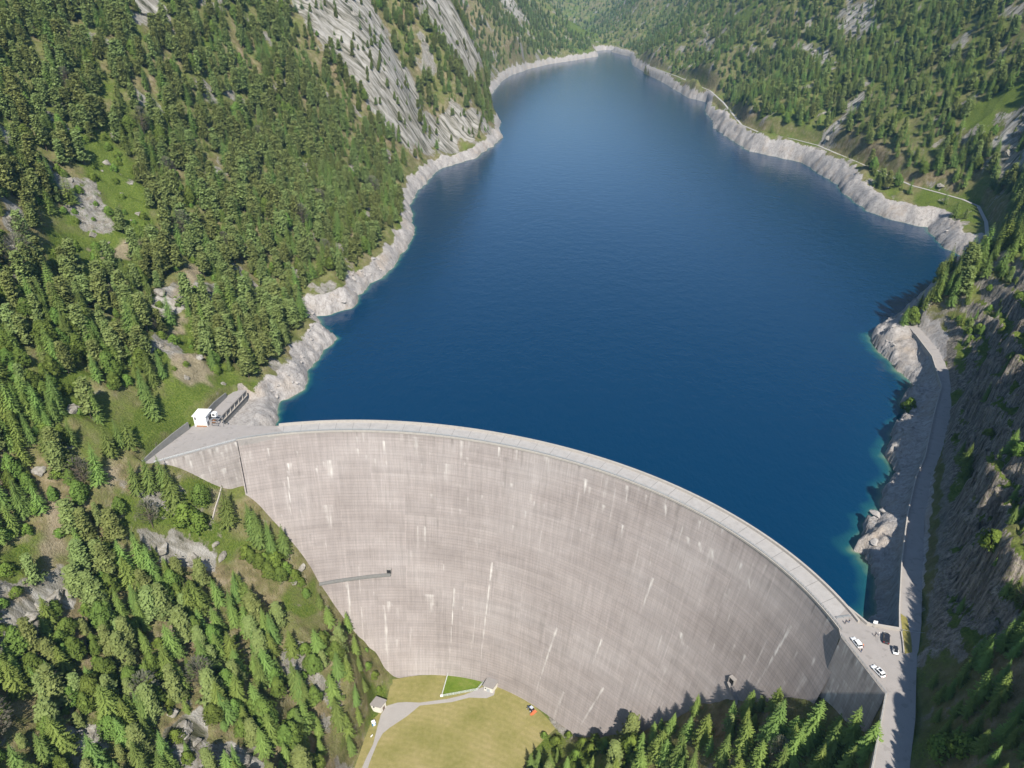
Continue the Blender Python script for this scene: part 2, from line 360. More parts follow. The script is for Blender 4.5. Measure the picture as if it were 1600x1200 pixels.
ys = [-60.0]
while ys[-1] < 6500:
    y = ys[-1]
    ys.append(y + (2.5 if y < 50 else 1.0 if y < 300 else max(1.0, (y - 100) * 0.0052)))
ys = np.array(ys)
NC = 720
uu = np.linspace(-1, 1, NC)
uu = 0.62 * uu + 0.38 * uu ** 3
hw = np.clip(150 + 0.83 * np.maximum(ys, 0), 230, 1700)
GX = uu[None, :] * hw[:, None] + 0.05 * np.clip(ys, 0, 3000)[:, None]
GY = np.repeat(ys[:, None], NC, 1)
NR = len(ys)
res = [[], [], [], [], []]
xf, yf = GX.ravel(), GY.ravel()
for i in range(0, len(xf), 50000):
    for q, a in zip(res, terrain(xf[i:i + 50000], yf[i:i + 50000])): q.append(a)
GZ, GSD, GBAND, GCLIFF, GFLAT = [np.concatenate(q).reshape(NR, NC) for q in res]
print('grid', NR, NC)

def ground_z(x, y):
    """bilinear height of the ground sheet, plus array index for mask lookup"""
    x = np.atleast_1d(np.asarray(x, float)); y = np.atleast_1d(np.asarray(y, float))
    r = np.clip(np.searchsorted(ys, y) - 1, 0, NR - 2)
    fr = np.clip((y - ys[r]) / (ys[r + 1] - ys[r]), 0, 1)
    hwy = np.interp(y, ys, hw); u = (x - 0.05 * np.clip(y, 0, 3000)) / hwy
    c = np.clip(np.searchsorted(uu, u) - 1, 0, NC - 2)
    fc = np.clip((u - uu[c]) / (uu[c + 1] - uu[c]), 0, 1)
    def s(A): return (A[r, c] * (1 - fr) * (1 - fc) + A[r + 1, c] * fr * (1 - fc) + A[r, c + 1] * (1 - fr) * fc + A[r + 1, c + 1] * fr * fc)
    return s, (r, c)
def gz(x, y):
    return float(ground_z(x, y)[0](GZ)[0])

# slope from the grid
gy_, _ = np.gradient(GZ); _, gx_ = np.gradient(GZ)
DY = np.gradient(GY, axis=0); DX = np.gradient(GX, axis=1)
sx_ = gx_ / DX
sy_ = gy_ / DY - sx_ * np.gradient(GX, axis=0) / DY
GSLOPE = np.hypot(sx_, sy_)

AREAS = {"slab":[[[-246.1,900.5],[-234.5,930.4],[-191.7,1058.6],[-170.0,1030.8],[-145.6,1012.0],[-126.9,1014.8],[-104.8,915.6],[-106.6,883.6],[-132.2,850.8],[-151.3,843.1],[-166.5,861.3],[-183.2,867.1],[-207.1,877.4],[-227.1,884.0]],[[-133.8,1169.9],[-107.1,1233.8],[-66.2,1255.4],[-34.9,1919.7],[-45.4,1700.8],[-64.1,1195.6],[-93.4,1147.1],[-119.1,1143.1]],[[-47.1,2387.2],[-9.8,2472.5],[43.0,2438.8],[0.0,2339.8]],[[-117.7,994.2],[-103.0,1011.0],[-28.5,1106.8],[-23.6,1091.7],[-84.0,964.6],[-103.8,901.7]],[[-320.1,676.2],[-310.7,703.1],[-295.6,694.8],[-291.8,671.1],[-298.9,656.5],[-309.0,661.8]],[[-268.9,373.8],[-265.6,381.2],[-253.1,356.7],[-233.2,313.7],[-225.0,290.3]],[[-201.8,355.3],[-198.5,376.9],[-183.8,393.5],[-171.3,405.6],[-168.4,387.2],[-181.8,368.0],[-189.2,343.9]],[[-181.4,190.4],[-172.1,206.6],[-167.8,195.6],[-172.7,186.1],[-173.1,170.4],[-174.7,166.7],[-179.7,179.0]],[[-153.7,229.4],[-146.7,236.8],[-134.3,241.6],[-133.4,235.9],[-143.5,230.6],[-151.0,226.8]],[[-128.4,169.4],[-118.8,179.4],[-114.7,172.1],[-119.5,161.8],[-126.7,161.7]],[[-111.0,170.3],[-100.4,174.0],[-94.1,167.4],[-108.6,159.6]],[[-151.9,156.3],[-143.7,160.7],[-142.6,155.5],[-149.6,152.4]],[[507.4,1375.5],[491.2,1199.8],[460.6,1114.0],[480.4,1265.0]],[[572.1,1391.8],[578.6,1279.2],[521.8,1170.2],[523.2,1231.6]],[[398.7,948.3],[417.8,970.5],[457.0,992.8],[451.8,963.4],[413.7,929.2],[401.3,925.8]],[[477.7,742.0],[484.9,713.8],[450.2,636.8],[449.7,659.5],[461.6,703.8]],[[575.1,943.0],[574.1,906.1],[556.4,868.0],[561.7,908.0]],[[440.2,1792.3],[482.1,1965.2],[428.6,1688.5]]],"meadow":[[[-275.6,475.5],[-269.4,497.0],[-259.1,478.6],[-248.7,485.2],[-237.3,463.5],[-218.0,414.0],[-217.4,386.0],[-228.3,363.7],[-239.7,355.8],[-261.5,392.4],[-260.0,424.1],[-258.4,445.6]],[[-168.7,273.2],[-158.8,302.5],[-155.6,290.6],[-157.1,267.6],[-160.7,256.0],[-164.7,256.9]],[[-146.2,255.9],[-134.8,266.3],[-134.9,253.7],[-141.5,247.5],[-146.2,248.7]],[[-185.8,343.1],[-170.5,371.7],[-161.4,320.0],[-149.6,307.8],[-161.9,285.5],[-171.6,312.1]],[[-194.7,264.7],[-190.3,282.9],[-181.1,265.3],[-183.0,250.1]],[[-166.8,234.2],[-141.5,247.5],[-125.9,249.0],[-112.2,256.5],[-139.7,233.6],[-161.7,220.6],[-160.2,233.6]],[[-188.9,200.8],[-173.2,219.1],[-166.5,201.7],[-176.1,170.2]],[[-107.3,240.5],[-97.1,256.4],[-94.4,247.5],[-105.2,236.2]],[[186.9,2916.4],[397.7,3962.6],[287.0,2955.9],[202.3,2783.0]],[[416.8,732.3],[441.2,678.1],[405.6,608.6],[400.4,692.8]],[[478.1,796.3],[504.7,756.8],[477.8,696.2],[463.1,736.4]],[[523.2,1872.9],[528.2,1724.1],[492.9,1637.1],[503.7,1767.2]],[[13.8,217.9],[46.0,202.6],[27.9,187.6],[14.5,196.8],[10.4,205.2]],[[-73.4,232.1],[-62.3,244.9],[-68.1,221.3],[-72.0,211.4],[-70.2,229.2]]],"bare":[[[-182.2,337.8],[-179.1,359.1],[-177.5,355.6],[-176.5,330.0]],[[-135.5,252.2],[-134.8,265.3],[-133.5,266.5],[-134.0,253.0]],[[-181.1,183.2],[-178.2,192.8],[-176.9,190.2],[-179.7,180.1]],[[-141.5,201.4],[-129.1,222.0],[-128.3,218.9],[-137.6,191.0]],[[-169.2,239.6],[-164.5,245.1],[-164.2,239.4],[-166.8,234.2]],[[-190.8,367.0],[-196.6,438.7],[-186.7,420.6],[-185.3,387.1]],[[-243.4,396.0],[-223.4,423.5],[-218.3,409.3],[-235.7,385.8]],[[-168.3,314.7],[-159.6,330.4],[-150.9,312.0],[-156.1,301.9],[-163.0,303.2]],[[-183.9,221.3],[-176.4,223.2],[-175.2,207.7],[-175.6,197.5]]]}
_near = GY < 2600
def area_mask(polys, soft=6.0):
    M = np.zeros_like(GZ)
    for p in polys:
        xs = [q[0] for q in p]; ys_ = [q[1] for q in p]
        s = max(3.0, soft * (np.mean(ys_) / 450.0))
        m = (GX > min(xs) - 4 * s) & (GX < max(xs) + 4 * s) & (GY > min(ys_) - 4 * s) & (GY < max(ys_) + 4 * s)
        if m.any():
            x, y = GX[m], GY[m]
            d = poly_sd(x + s * perlin(x / (2.2 * s), y / (2.2 * s), 12), y + s * perlin(x / (2.2 * s), y / (2.2 * s), 13), p)
            M[m] = np.maximum(M[m], 1 - sstep(-s * .4, s * .6, d))
    return M
A_SLAB = area_mask(AREAS['slab']); A_MEAD = area_mask(AREAS['meadow']); A_BARE = area_mask(AREAS['bare'], 3.0)
_patch = fbm(GX / 34, GY / 34, 4, 301)
_patch2 = fbm(GX / 120, GY / 120, 3, 311)
GROCK = np.clip(0.25 * sstep(0.9, 1.6, GSLOPE) + 1.0 * GCLIFF * sstep(0.75, 1.3, GSLOPE) + 0.95 * A_SLAB + 0.75 * sstep(0.18, 0.42, _patch), 0, 1)
GGRASS = np.clip(0.50 + 0.5 * A_MEAD - 0.25 * sstep(0.8, 1.3, GSLOPE) - 0.4 * A_SLAB + 0.5 * _patch2 + 0.25 * GCLIFF, 0, 1)
GBARE = A_BARE * 0.85
# chance of a tree
_strip = sstep(0.02, 0.16, perlin(GX / 70 + GY / 160, GY / 13 - GX / 30, 321))
GTREE = (1 - (0.95 - 0.85 * _strip * (GY > 600)) * A_SLAB) * (1 - 0.96 * A_MEAD) * (1 - 0.97 * A_BARE)
GTREE *= 1 - sstep(0.20, 0.38, _patch) * 0.85
GTREE *= 0.40 + 0.60 * sstep(-0.28, 0.08, fbm(GX / 17, GY / 17, 2, 341))
GTREE *= 1 - GCLIFF * np.where(GSLOPE > 1.2, 0.97, 0.5)
GTREE *= sstep(0.3, 0.9, GFLAT)


def grid_mesh(name, X, Y, Z, keep, mat, attrs):
    idx = np.arange(X.size).reshape(X.shape)
    quads = np.stack([idx[:-1, :-1], idx[:-1, 1:], idx[1:, 1:], idx[1:, :-1]], -1).reshape(-1, 4)
    if keep is not None:
        k = keep.ravel()
        quads = quads[k[quads].any(1)]
        used = np.unique(quads)
        rem = np.full(X.size, -1); rem[used] = np.arange(len(used))
        quads = rem[quads]
    else:
        used = np.arange(X.size)
    me = bpy.data.meshes.new(name)
    co = np.stack([X.ravel()[used], Y.ravel()[used], Z.ravel()[used]], -1).astype(np.float32)
    me.vertices.add(len(co)); me.vertices.foreach_set('co', co.ravel())
    me.loops.add(quads.size); me.loops.foreach_set('vertex_index', quads.ravel().astype(np.int32))
    me.polygons.add(len(quads))
    me.polygons.foreach_set('loop_start', np.arange(0, quads.size, 4, dtype=np.int32))
    me.polygons.foreach_set('loop_total', np.full(len(quads), 4, np.int32))
    me.polygons.foreach_set('use_smooth', np.ones(len(quads), bool))
    for an, A in attrs.items():
        at = me.attributes.new(an, 'FLOAT', 'POINT')
        at.data.foreach_set('value', A.ravel()[used].astype(np.float32))
    me.materials.append(mat)
    me.update(); me.validate()
    return link(bpy.data.objects.new(name, me))

def ground_material():
    m, nt, b = new_mat('ground'); k = NT(nt)
    p = k.pos()
    n_big = k.noise(p, 0.045, 5, 0.6); n_mid = k.noise(p, 0.22, 5, 0.6); n_fine = k.noise(p, 1.1, 5, 0.65); n_x = k.noise(p, 3.5, 3, 0.6)
    soil = k.ramp(n_mid, [(0.3, (0.1040, 0.0880, 0.0440)), (0.5, (0.2000, 0.1600, 0.0880)), (0.7, (0.2960, 0.2400, 0.1600))])
    grass = k.ramp(n_fine, [(0.3, (0.0440, 0.0760, 0.0112)), (0.5, (0.0960, 0.1320, 0.0224)), (0.72, (0.1600, 0.1800, 0.0440))])
    f_g = k.math('ADD', k.math('MULTIPLY', k.attr('grass').outputs['Fac'], 1.25), k.math('MULTIPLY', k.math('SUBTRACT', n_big, 0.5), 2.2))
    f_g = k.math('ADD', f_g, k.math('MULTIPLY', k.math('SUBTRACT', n_fine, 0.5), 0.9), True)
    col = k.mix(f_g, soil, grass)
    strip = k.noise(k.mapped(p, (0.35, 0.35, 0.09)), 1.0, 6, 0.65, 0.6)
    rock = k.ramp(strip, [(0.28, (0.0800, 0.0736, 0.0656)), (0.45, (0.2160, 0.2000, 0.1760)), (0.6, (0.3040, 0.2840, 0.2560)), (0.75, (0.3760, 0.3520, 0.3200))])
    rock = k.mix(k.ramp(n_mid, [(0.5, 0.0), (0.68, 0.55)]), rock, (0.1920, 0.1520, 0.0960))
    cs = k.noise(k.mapped(p, (0.9, 0.9, 0.07)), 1.0, 6, 0.7, 0.4)
    cs = k.ramp(cs, [(0.34, (0.022, 0.02, 0.019)), (0.47, (0.16, 0.135, 0.112)), (0.58, (0.31, 0.265, 0.215)), (0.72, (0.43, 0.365, 0.29))])
    rock = k.mix(k.math('MULTIPLY', k.attr('cliff').outputs['Fac'], 0.85), rock, cs)
    moss = k.ramp(n_fine, [(0.54, 0.0), (0.64, 0.75)])
    rock = k.mix(moss, rock, (0.1040, 0.1120, 0.0360))
    sl = k.noise(k.mapped(p, (0.022, 0.16, 0.03), (0, 0, -0.35)), 1.0, 6, 0.7, 0.5)
    sl = k.ramp(sl, [(0.38, (0.055, 0.056, 0.03)), (0.46, (0.20, 0.185, 0.15)), (0.58, (0.36, 0.34, 0.305)), (0.75, (0.44, 0.42, 0.39))])
    rock = k.mix(k.attr('slab').outputs['Fac'], rock, sl)
    f_r = k.math('ADD', k.attr('rock').outputs['Fac'], k.math('MULTIPLY', k.math('SUBTRACT', n_mid, 0.5), 1.6))
    f_r = k.math('ADD', f_r, k.math('MULTIPLY', k.math('SUBTRACT', n_fine, 0.5), 0.8))
    f_r = k.ramp(f_r, [(0.42, 0.0), (0.58, 1.0)])
    col = k.mix(f_r, col, rock)
    vor = k.n('ShaderNodeTexVoronoi'); vor.inputs['Scale'].default_value = 0.55; k.l(p, vor.inputs['Vector'])
    pale = k.ramp(k.noise(k.mapped(p, (0.5, 0.5, 0.16)), 1.0, 6, 0.7, 0.8), [(0.25, (0.1366, 0.1230, 0.1127)), (0.42, (0.2938, 0.2699, 0.2494)), (0.6, (0.4099, 0.3826, 0.3587)), (0.8, (0.4782, 0.4543, 0.4338))])
    pale = k.mix(k.ramp(n_big, [(0.52, 0.0), (0.7, 0.5)]), pale, (0.3680, 0.2880, 0.2080))
    f_b = k.math('ADD', k.attr('band').outputs['Fac'], k.math('MULTIPLY', k.math('SUBTRACT', n_fine, 0.5), 0.9))
    f_b = k.ramp(f_b, [(0.38, 0.0), (0.56, 1.0)])
    col = k.mix(f_b, col, pale)
    # walked dirt and gravel
    col = k.mix(k.attr('bare').outputs['Fac'], col, k.ramp(n_fine, [(0.3, (0.1920, 0.1520, 0.0960)), (0.7, (0.3360, 0.2800, 0.2000))]))
    k.l(col, b.inputs['Base Color'])
    h = k.math('ADD', k.math('MULTIPLY', n_fine, 1.0), k.math('MULTIPLY', n_x, 0.35))
    k.l(k.bump(h, 0.9, 1.0), b.inputs['Normal'])
    b.inputs['Roughness'].default_value = 0.95; b.inputs['Specular IOR Level'].default_value = 0.1
    return m

terrain_o = grid_mesh('terrain', GX, GY, GZ, None, ground_material(), {'grass': GGRASS, 'rock': GROCK, 'band': GBAND, 'bare': GBARE, 'slab': A_SLAB * (1 - GCLIFF), 'cliff': GCLIFF})
tag(terrain_o, 'steep rocky mountainsides of the valley rising round the blue reservoir', 'terrain', kind='structure')

# ------------------------------------------------------------------ lake
def water_material():
    m, nt, b = new_mat('lake_water'); k = NT(nt)
    dep = k.attr('depth').outputs['Fac']
    p = k.pos()
    c = k.ramp(dep, [(0.0, (0.20, 0.21, 0.15)), (0.05, (0.055, 0.125, 0.095)), (0.13, (0.009, 0.066, 0.082)), (0.30, (0.0003, 0.0275, 0.068)), (1.0, (0.0002, 0.0245, 0.065))])
    k.l(c, b.inputs['Base Color'])
    b.inputs['Roughness'].default_value = 0.12
    b.inputs['IOR'].default_value = 1.33
    b.inputs['Specular IOR Level'].default_value = 0.5
    w = k.math('ADD', k.noise(k.mapped(p, (1, 0.55, 1), (0, 0, 0.5)), 0.55, 3, 0.6), k.math('MULTIPLY', k.noise(p, 0.12, 3, 0.5), 1.4))
    k.l(k.bump(w, 0.24, 0.8), b.inputs['Normal'])
    return m
rad = np.hypot(GX - DCX, GY - DCY)
ang = np.degrees(np.arctan2(GX - DCX, GY - DCY))
lake_keep = (GSD < 7) & (GY < 3100) & (GY > 140) & ((rad > 193) | (ang > 90)) & (GZ < ZW + 6)
dep = np.clip((ZW - GZ) / 22.0, 0, 1)
lake = grid_mesh('lake', GX, GY, np.full_like(GZ, ZW), lake_keep, water_material(), {'depth': dep})
tag(lake, 'deep blue reservoir water held back by the curved dam', 'lake', kind='structure')
# ------------------------------------------------------------------ the dam
PF = [-2.5027e-06, 1.7295e-04, 1.2101e-03, -0.132273, -0.4052]
def r_top(a): return DR + np.polyval(PF, a)
def r_face(a, z):
    b = 25.4 + 11 * (1 - np.exp(-((a - 18.5) / 19.0) ** 2))
    return r_top(a) - b * np.clip(-z / 130.0, 0, 2) ** 1.12
STAINS = [(-11.59,-14.91,-11.83,-21.1,12),(-12.01,-21.04,-12.41,-41.6,3),(-5.98,-14.72,-5.91,-24.95,16),(-6.74,-36.99,-6.82,-49.32,20),(-4.83,-75.35,-5.02,-102.7,9),(1.07,-90.0,1.19,-131.08,9),(1.74,-88.33,1.66,-94.61,18),(8.7,-84.41,9.04,-94.38,22),(8.0,-47.53,7.97,-60.8,4),(18.98,-61.61,17.87,-126.56,4),(12.9,-79.51,12.27,-127.73,2),(6.85,-1.91,6.86,-13.18,12),(13.6,-1.56,13.45,-11.97,7),(25.96,-0.96,26.39,-9.42,10),(31.81,-6.54,31.97,-14.12,6),(38.04,-20.94,38.16,-26.92,6),(46.86,-12.22,47.38,-15.95,8),(48.46,-11.86,48.97,-15.26,8),(50.18,-11.71,50.72,-15.25,8),(49.75,-51.03,50.7,-56.35,16),(62.37,-15.4,61.38,-51.13,4),(31.02,-83.27,28.78,-127.65,4),(34.16,-113.33,33.12,-132.78,9),(40.93,-97.93,38.26,-126.9,5),(66.48,-24.45,66.33,-34.85,11),(66.44,-16.65,66.59,-19.53,8),(55.67,-13.1,56.22,-16.06,5),(37.57,-2.74,37.9,-11.39,6),(43.03,-3.94,43.53,-10.53,5),(2.16,-5.17,2.15,-12.21,5),(19.06,-1.68,19.03,-6.87,6),(43.86,-37.11,43.44,-55.11,2),(38.71,-76.75,38.14,-91.3,3),(65.8,-0.03,65.81,-6.3,6)]

def concrete_material(name='dam_concrete', tint=(1, 1, 1)):
    m, nt, b = new_mat(name); k = NT(nt)
    arc = k.attr('arc').outputs['Fac']; zz = k.attr('up').outputs['Fac']
    cv = k.n('ShaderNodeCombineXYZ'); k.l(arc, cv.inputs[0]); k.l(zz, cv.inputs[1]); v = cv.outputs[0]
    patch = k.noise(k.mapped(v, (0.018, 0.03, 1)), 1.0, 5, 0.6)
    vert = k.noise(k.mapped(v, (0.55, 0.02, 1)), 1.0, 5, 0.65)
    vfine = k.noise(k.mapped(v, (1.6, 0.10, 1)), 1.0, 4, 0.7)
    hor = k.noise(k.mapped(v, (0.02, 0.62, 1)), 1.0, 5, 0.75)
    br = k.n('ShaderNodeTexBrick'); br.offset = 0.0
    br.inputs['Scale'].default_value = 1.0; br.inputs['Brick Width'].default_value = 15.7; br.inputs['Row Height'].default_value = 3.0
    br.inputs['Mortar Size'].default_value = 0.10; br.inputs['Mortar Smooth'].default_value = 0.4; br.inputs['Bias'].default_value = 0.0
    br.inputs['Color1'].default_value = (0.40, 0.40, 0.40, 1); br.inputs['Color2'].default_value = (0.62, 0.62, 0.62, 1); br.inputs['Mortar'].default_value = (0.72, 0.72, 0.72, 1)
    k.l(v, br.inputs['Vector'])
    c = k.ramp(patch, [(0.3, (0.240, 0.207, 0.190)), (0.5, (0.288, 0.252, 0.234)), (0.7, (0.322, 0.288, 0.270))])
    c = k.mix(0.22, c, k.ramp(vert, [(0.28, 0.24), (0.5, 0.5), (0.72, 0.72)]), 'OVERLAY')
    c = k.mix(0.17, c, k.ramp(hor, [(0.25, 0.2), (0.5, 0.5), (0.75, 0.72)]), 'OVERLAY')
    c = k.mix(0.27, c, br.outputs['Color'], 'OVERLAY')
    c = k.mix(0.17, c, k.ramp(vfine, [(0.3, 0.15), (0.5, 0.5), (0.7, 0.85)]), 'OVERLAY')
    # thin grooves between the 1.5 m lifts
    fr = k.math('FRACT', k.math('DIVIDE', zz, 1.5)); gr = k.math('LESS_THAN', fr, 0.12)
    c = k.mix(k.math('MULTIPLY', gr, k.ramp(patch, [(0.35, 0.55), (0.65, 0.16)])), c, (0.145, 0.128, 0.117))
    st = k.attr('stain').outputs['Fac']
    st = k.math('MULTIPLY', st, k.ramp(vfine, [(0.3, 0.55), (0.55, 1.0)]))
    c = k.mix(st, c, (0.63, 0.595, 0.55))
    c = k.mix(k.attr('dark').outputs['Fac'], c, (0.10, 0.087, 0.075))
    k.l(c, b.inputs['Base Color'])
    k.l(k.bump(hor, 0.25, 0.3), b.inputs['Normal'])
    b.inputs['Roughness'].default_value = 0.9; b.inputs['Specular IOR Level'].default_value = 0.15
    return m
M_CONC = concrete_material()

def stain_maps(A, Z, with_list=True, seed=5, n_rand=110, a_range=(-18, 68), z_max=-110):
    r_ = np.random.default_rng(seed)
    S = np.zeros_like(A); D = np.zeros_like(A)
    M = A * (math.pi / 180 * 185)                 # metres along the arc
    def streak(a0, z0, a1, z1, w, s, target=S):
        m0, m1 = a0 * 3.229, a1 * 3.229
        sel = (Z <= z0 + .3) & (Z >= z1 - 1) & (np.abs(M - np.minimum(m0, m1)) < 12 + abs(m1 - m0) + w)
        if not sel.any(): return
        t = np.clip((z0 - Z[sel]) / max(z0 - z1, .1), 0, 1.2)
        c = m0 + (m1 - m0) * t
        d = np.abs(M[sel] - c)
        ww = w * (1 - 0.45 * t) * (0.8 + 0.5 * perlin(Z[sel] / 2.3, np.full(sel.sum(), m0), 3))
        comb = 0.55 + 0.9 * perlin(M[sel] / 0.8, Z[sel] / 14, 8) if w > 1.0 else 1.0
        v = s * np.clip(1.25 - d / np.maximum(ww, .2), 0, 1) * (1 - t ** 1.6) * np.clip(.75 + .7 * perlin(Z[sel] / 3.7, M[sel] / 6, 31), .15, 1.1) * np.clip(comb, 0, 1.2)
        target[sel] = np.maximum(target[sel], np.clip(v, 0, 1))
    if with_list:
        for a0, z0, a1, z1, w in STAINS:
            streak(a0, z0, a1, z1, max(w * 0.135, 0.36), 1.0)
    for i in range(n_rand):
        a = r_.uniform(*a_range); q = r_.random()
        z = -3.0 * r_.integers(1, 14) - 0.2 if q < .6 else r_.uniform(z_max, -2)
        L = r_.uniform(1.5, 6) if q < .8 else r_.uniform(5, 16)
        streak(a, z, a + r_.uniform(-.1, .1), z - L, r_.uniform(.2, .9) if q < .85 else r_.uniform(1, 2.2), r_.uniform(.15, .7))
    for i in range(int(n_rand * .6)):             # short drips hanging from the crest edge
        a = r_.uniform(*a_range)
        streak(a, -0.2, a, -r_.uniform(2, 10), r_.uniform(.3, 1.4), r_.uniform(.15, .6), S if r_.random() < .55 else D)
    for j in range(-1, 5):                        # leaching contraction joints
        for kk in range(5):
            a = -17.5 + 4.87 * r_.integers(0, 18); z = r_.uniform(-100, -5)
            streak(a, z, a, z - r_.uniform(10, 35), .28, r_.uniform(.2, .6))
    for i in range(90):
        a = r_.uniform(*a_range); z = r_.uniform(-100, -3)
        streak(a, z, a, z - r_.uniform(6, 35), r_.uniform(.4, 2.5), r_.uniform(.12, .4), D)
    return S, np.clip(D, 0, .55)

def concrete_grid(name, X, Y, Z, arc, S, D, mat, parent, flip=False):
    idx = np.arange(X.size).reshape(X.shape)
    q = np.stack([idx[:-1, :-1], idx[:-1, 1:], idx[1:, 1:], idx[1:, :-1]], -1).reshape(-1, 4)
    if flip: q = q[:, ::-1]
    me = bpy.data.meshes.new(name)
    co = np.stack([X, Y, Z], -1).reshape(-1, 3).astype(np.float32)
    q = np.ascontiguousarray(q)
    me.vertices.add(len(co)); me.vertices.foreach_set('co', co.ravel())
    me.loops.add(q.size); me.loops.foreach_set('vertex_index', q.ravel().astype(np.int32))
    me.polygons.add(len(q)); me.polygons.foreach_set('loop_start', np.arange(0, q.size, 4, dtype=np.int32)); me.polygons.foreach_set('loop_total', np.full(len(q), 4, np.int32))
    for an, A in (('arc', arc), ('up', Z), ('stain', S), ('dark', D)):
        at = me.attributes.new(an, 'FLOAT', 'POINT'); at.data.foreach_set('value', A.ravel().astype(np.float32))
    me.materials.append(mat); me.update()
    return link(bpy.data.objects.new(name, me), parent)

dam = empty('arch_dam', (DCX, DCY, 0), 0, 'tall curved concrete dam wall holding back the blue lake', 'dam')
TOP = 0.0
def dl(x, y): return x - DCX, y - DCY

aa = np.arange(-18.2, 69.01, 0.15); zz_ = np.concatenate([[0.0], -np.arange(0.3, 140, 0.6)])
A2, Z2 = np.meshgrid(aa, zz_)
RF = r_face(A2, Z2)
S_, D_ = stain_maps(A2, Z2)
# lift edges are a few centimetres proud or shy of each other, as cast
RF = RF + 0.05 * perlin(A2 * 0.2, np.floor(Z2 / 3.0) * 7.3, 77)
concrete_grid('arch_wall', RF * np.sin(np.radians(A2)), RF * np.cos(np.radians(A2)), Z2, A2 * 3.229, S_, D_, M_CONC, dam, flip=False)
# lake side
zb = np.array([0.0, -20, -60, -120]); A3, Z3 = np.meshgrid(aa[::4], zb)
RB = r_top(A3) + 8.0
concrete_grid('lake_face', RB * np.sin(np.radians(A3)), RB * np.cos(np.radians(A3)), Z3, A3 * 3.3, A3 * 0, A3 * 0, M_CONC, dam, flip=True)

def asphalt(name, c0, c1, patch=0.0):
    m, nt, b = new_mat(name); k = NT(nt); p = k.pos()
    n1 = k.noise(p, 0.25, 5, 0.65); n2 = k.noise(p, 5.0, 3, 0.6)
    c = k.mix(n1, c0, c1)
    c = k.mix(0.25, c, k.ramp(n2, [(0.3, 0.3), (0.7, 0.7)]), 'OVERLAY')
    if patch:
        f = k.ramp(k.noise(p, 0.42, 2, 0.4), [(0.62, 0.0), (0.66, patch)])
        c = k.mix(f, c, (0.17, 0.155, 0.145))
    k.l(c, b.inputs['Base Color']); b.inputs['Roughness'].default_value = 0.9
    b.inputs['Specular IOR Level'].default_value = 0.15
    return m
M_DECK = asphalt('deck_concrete', (0.3120, 0.2925, 0.2730), (0.3900, 0.3705, 0.3510))
M_ROAD = asphalt('road_asphalt', (0.2418, 0.2223, 0.2067), (0.3276, 0.3003, 0.2808), 0.35)
M_WALL = plain('parapet_concrete', (0.3588, 0.3276, 0.2886), 0.9, 0.25, 0.7)
M_GREYWALL = plain('old_grey_concrete', (0.1872, 0.1833, 0.1716), 0.9, 0.3, 0.6)
M_STEEL = plain('galvanised_steel', (0.36, 0.39, 0.40), 0.5, 0.1, 1.0, 0.4)
M_WHITE = plain('white_paint', (0.80, 0.79, 0.77), 0.6, 0.04, 0.8)
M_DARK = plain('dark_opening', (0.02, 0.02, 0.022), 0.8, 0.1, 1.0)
M_GLASS = plain('dark_glass', (0.015, 0.018, 0.022), 0.12, 0.05, 1.0, 0.0, 0.5)

def ring(name, a0, a1, r0, r1, z0, z1, mat, step=0.75):
    n = int((a1 - a0) / step) + 1
    mb = MB()
    line = []
    vs, fs = [], []
    for i in range(n + 1):
        a = a0 + (a1 - a0) * i / n
        for r, z in ((r0, z0), (r1, z0), (r1, z1), (r0, z1)):
            rr = float(r_top(a)) + r
            vs.append((rr * math.sin(R(a)), rr * math.cos(R(a)), z))
    for i in range(n):
        b_ = 4 * i
        for j in range(4):
            fs.append((b_ + j, b_ + (j + 1) % 4, b_ + 4 + (j + 1) % 4, b_ + 4 + j))
    fs += [(3, 2, 1, 0), (4 * n, 4 * n + 1, 4 * n + 2, 4 * n + 3)]
    mb.add(vs, fs)
    return mb.build(name, mat, dam)
rw = ring('roadway', -18.3, 67.2, 0.45, 7.25, -1.0, 0.0, M_DECK)
at = rw.data.attributes.new('arc', 'FLOAT', 'POINT')
at.data.foreach_set('value', [math.degrees(math.atan2(v.co.x, v.co.y)) * 3.3 for v in rw.data.vertices])
k_ = NT(M_DECK.node_tree); b_ = M_DECK.node_tree.nodes['Principled BSDF']; src = b_.inputs['Base Color'].links[0].from_socket
jn = k_.math('LESS_THAN', k_.math('FRACT', k_.math('DIVIDE', k_.attr('arc').outputs['Fac'], 7.85)), 0.028)
wear = k_.ramp(k_.noise(k_.mapped(k_.pos(), (.35, .35, .35)), 1.0, 5, .7), [(.45, 0.), (.75, .4)])
k_.l(k_.mix(k_.math('MULTIPLY', jn, 0.55), k_.mix(wear, src, (0.19, 0.175, 0.16)), (0.10, 0.095, 0.09)), b_.inputs['Base Color'])
ring('parapet', -12.5, 67.6, 7.25, 8.1, -1.5, 1.05, M_WALL)
ring('kerb', -18.2, 67.6, -0.35, 0.5, -0.55, 0.28, M_WALL)
rail = MB()
n = 230
for i in range(n + 1):
    a = -18 + 85.8 * i / n
    r = float(r_top(a)) + 0.05
    p = (r * math.sin(R(a)), r * math.cos(R(a)))
    rail.box((p[0], p[1], 0.75), (0.09, 0.09, 0.96))
    if i:
        for h in (0.55, 0.88, 1.2): rail.tube((q[0], q[1], h), (p[0], p[1], h), 0.05, n=5)
    q = p
rail.build('railing', M_STEEL, dam)

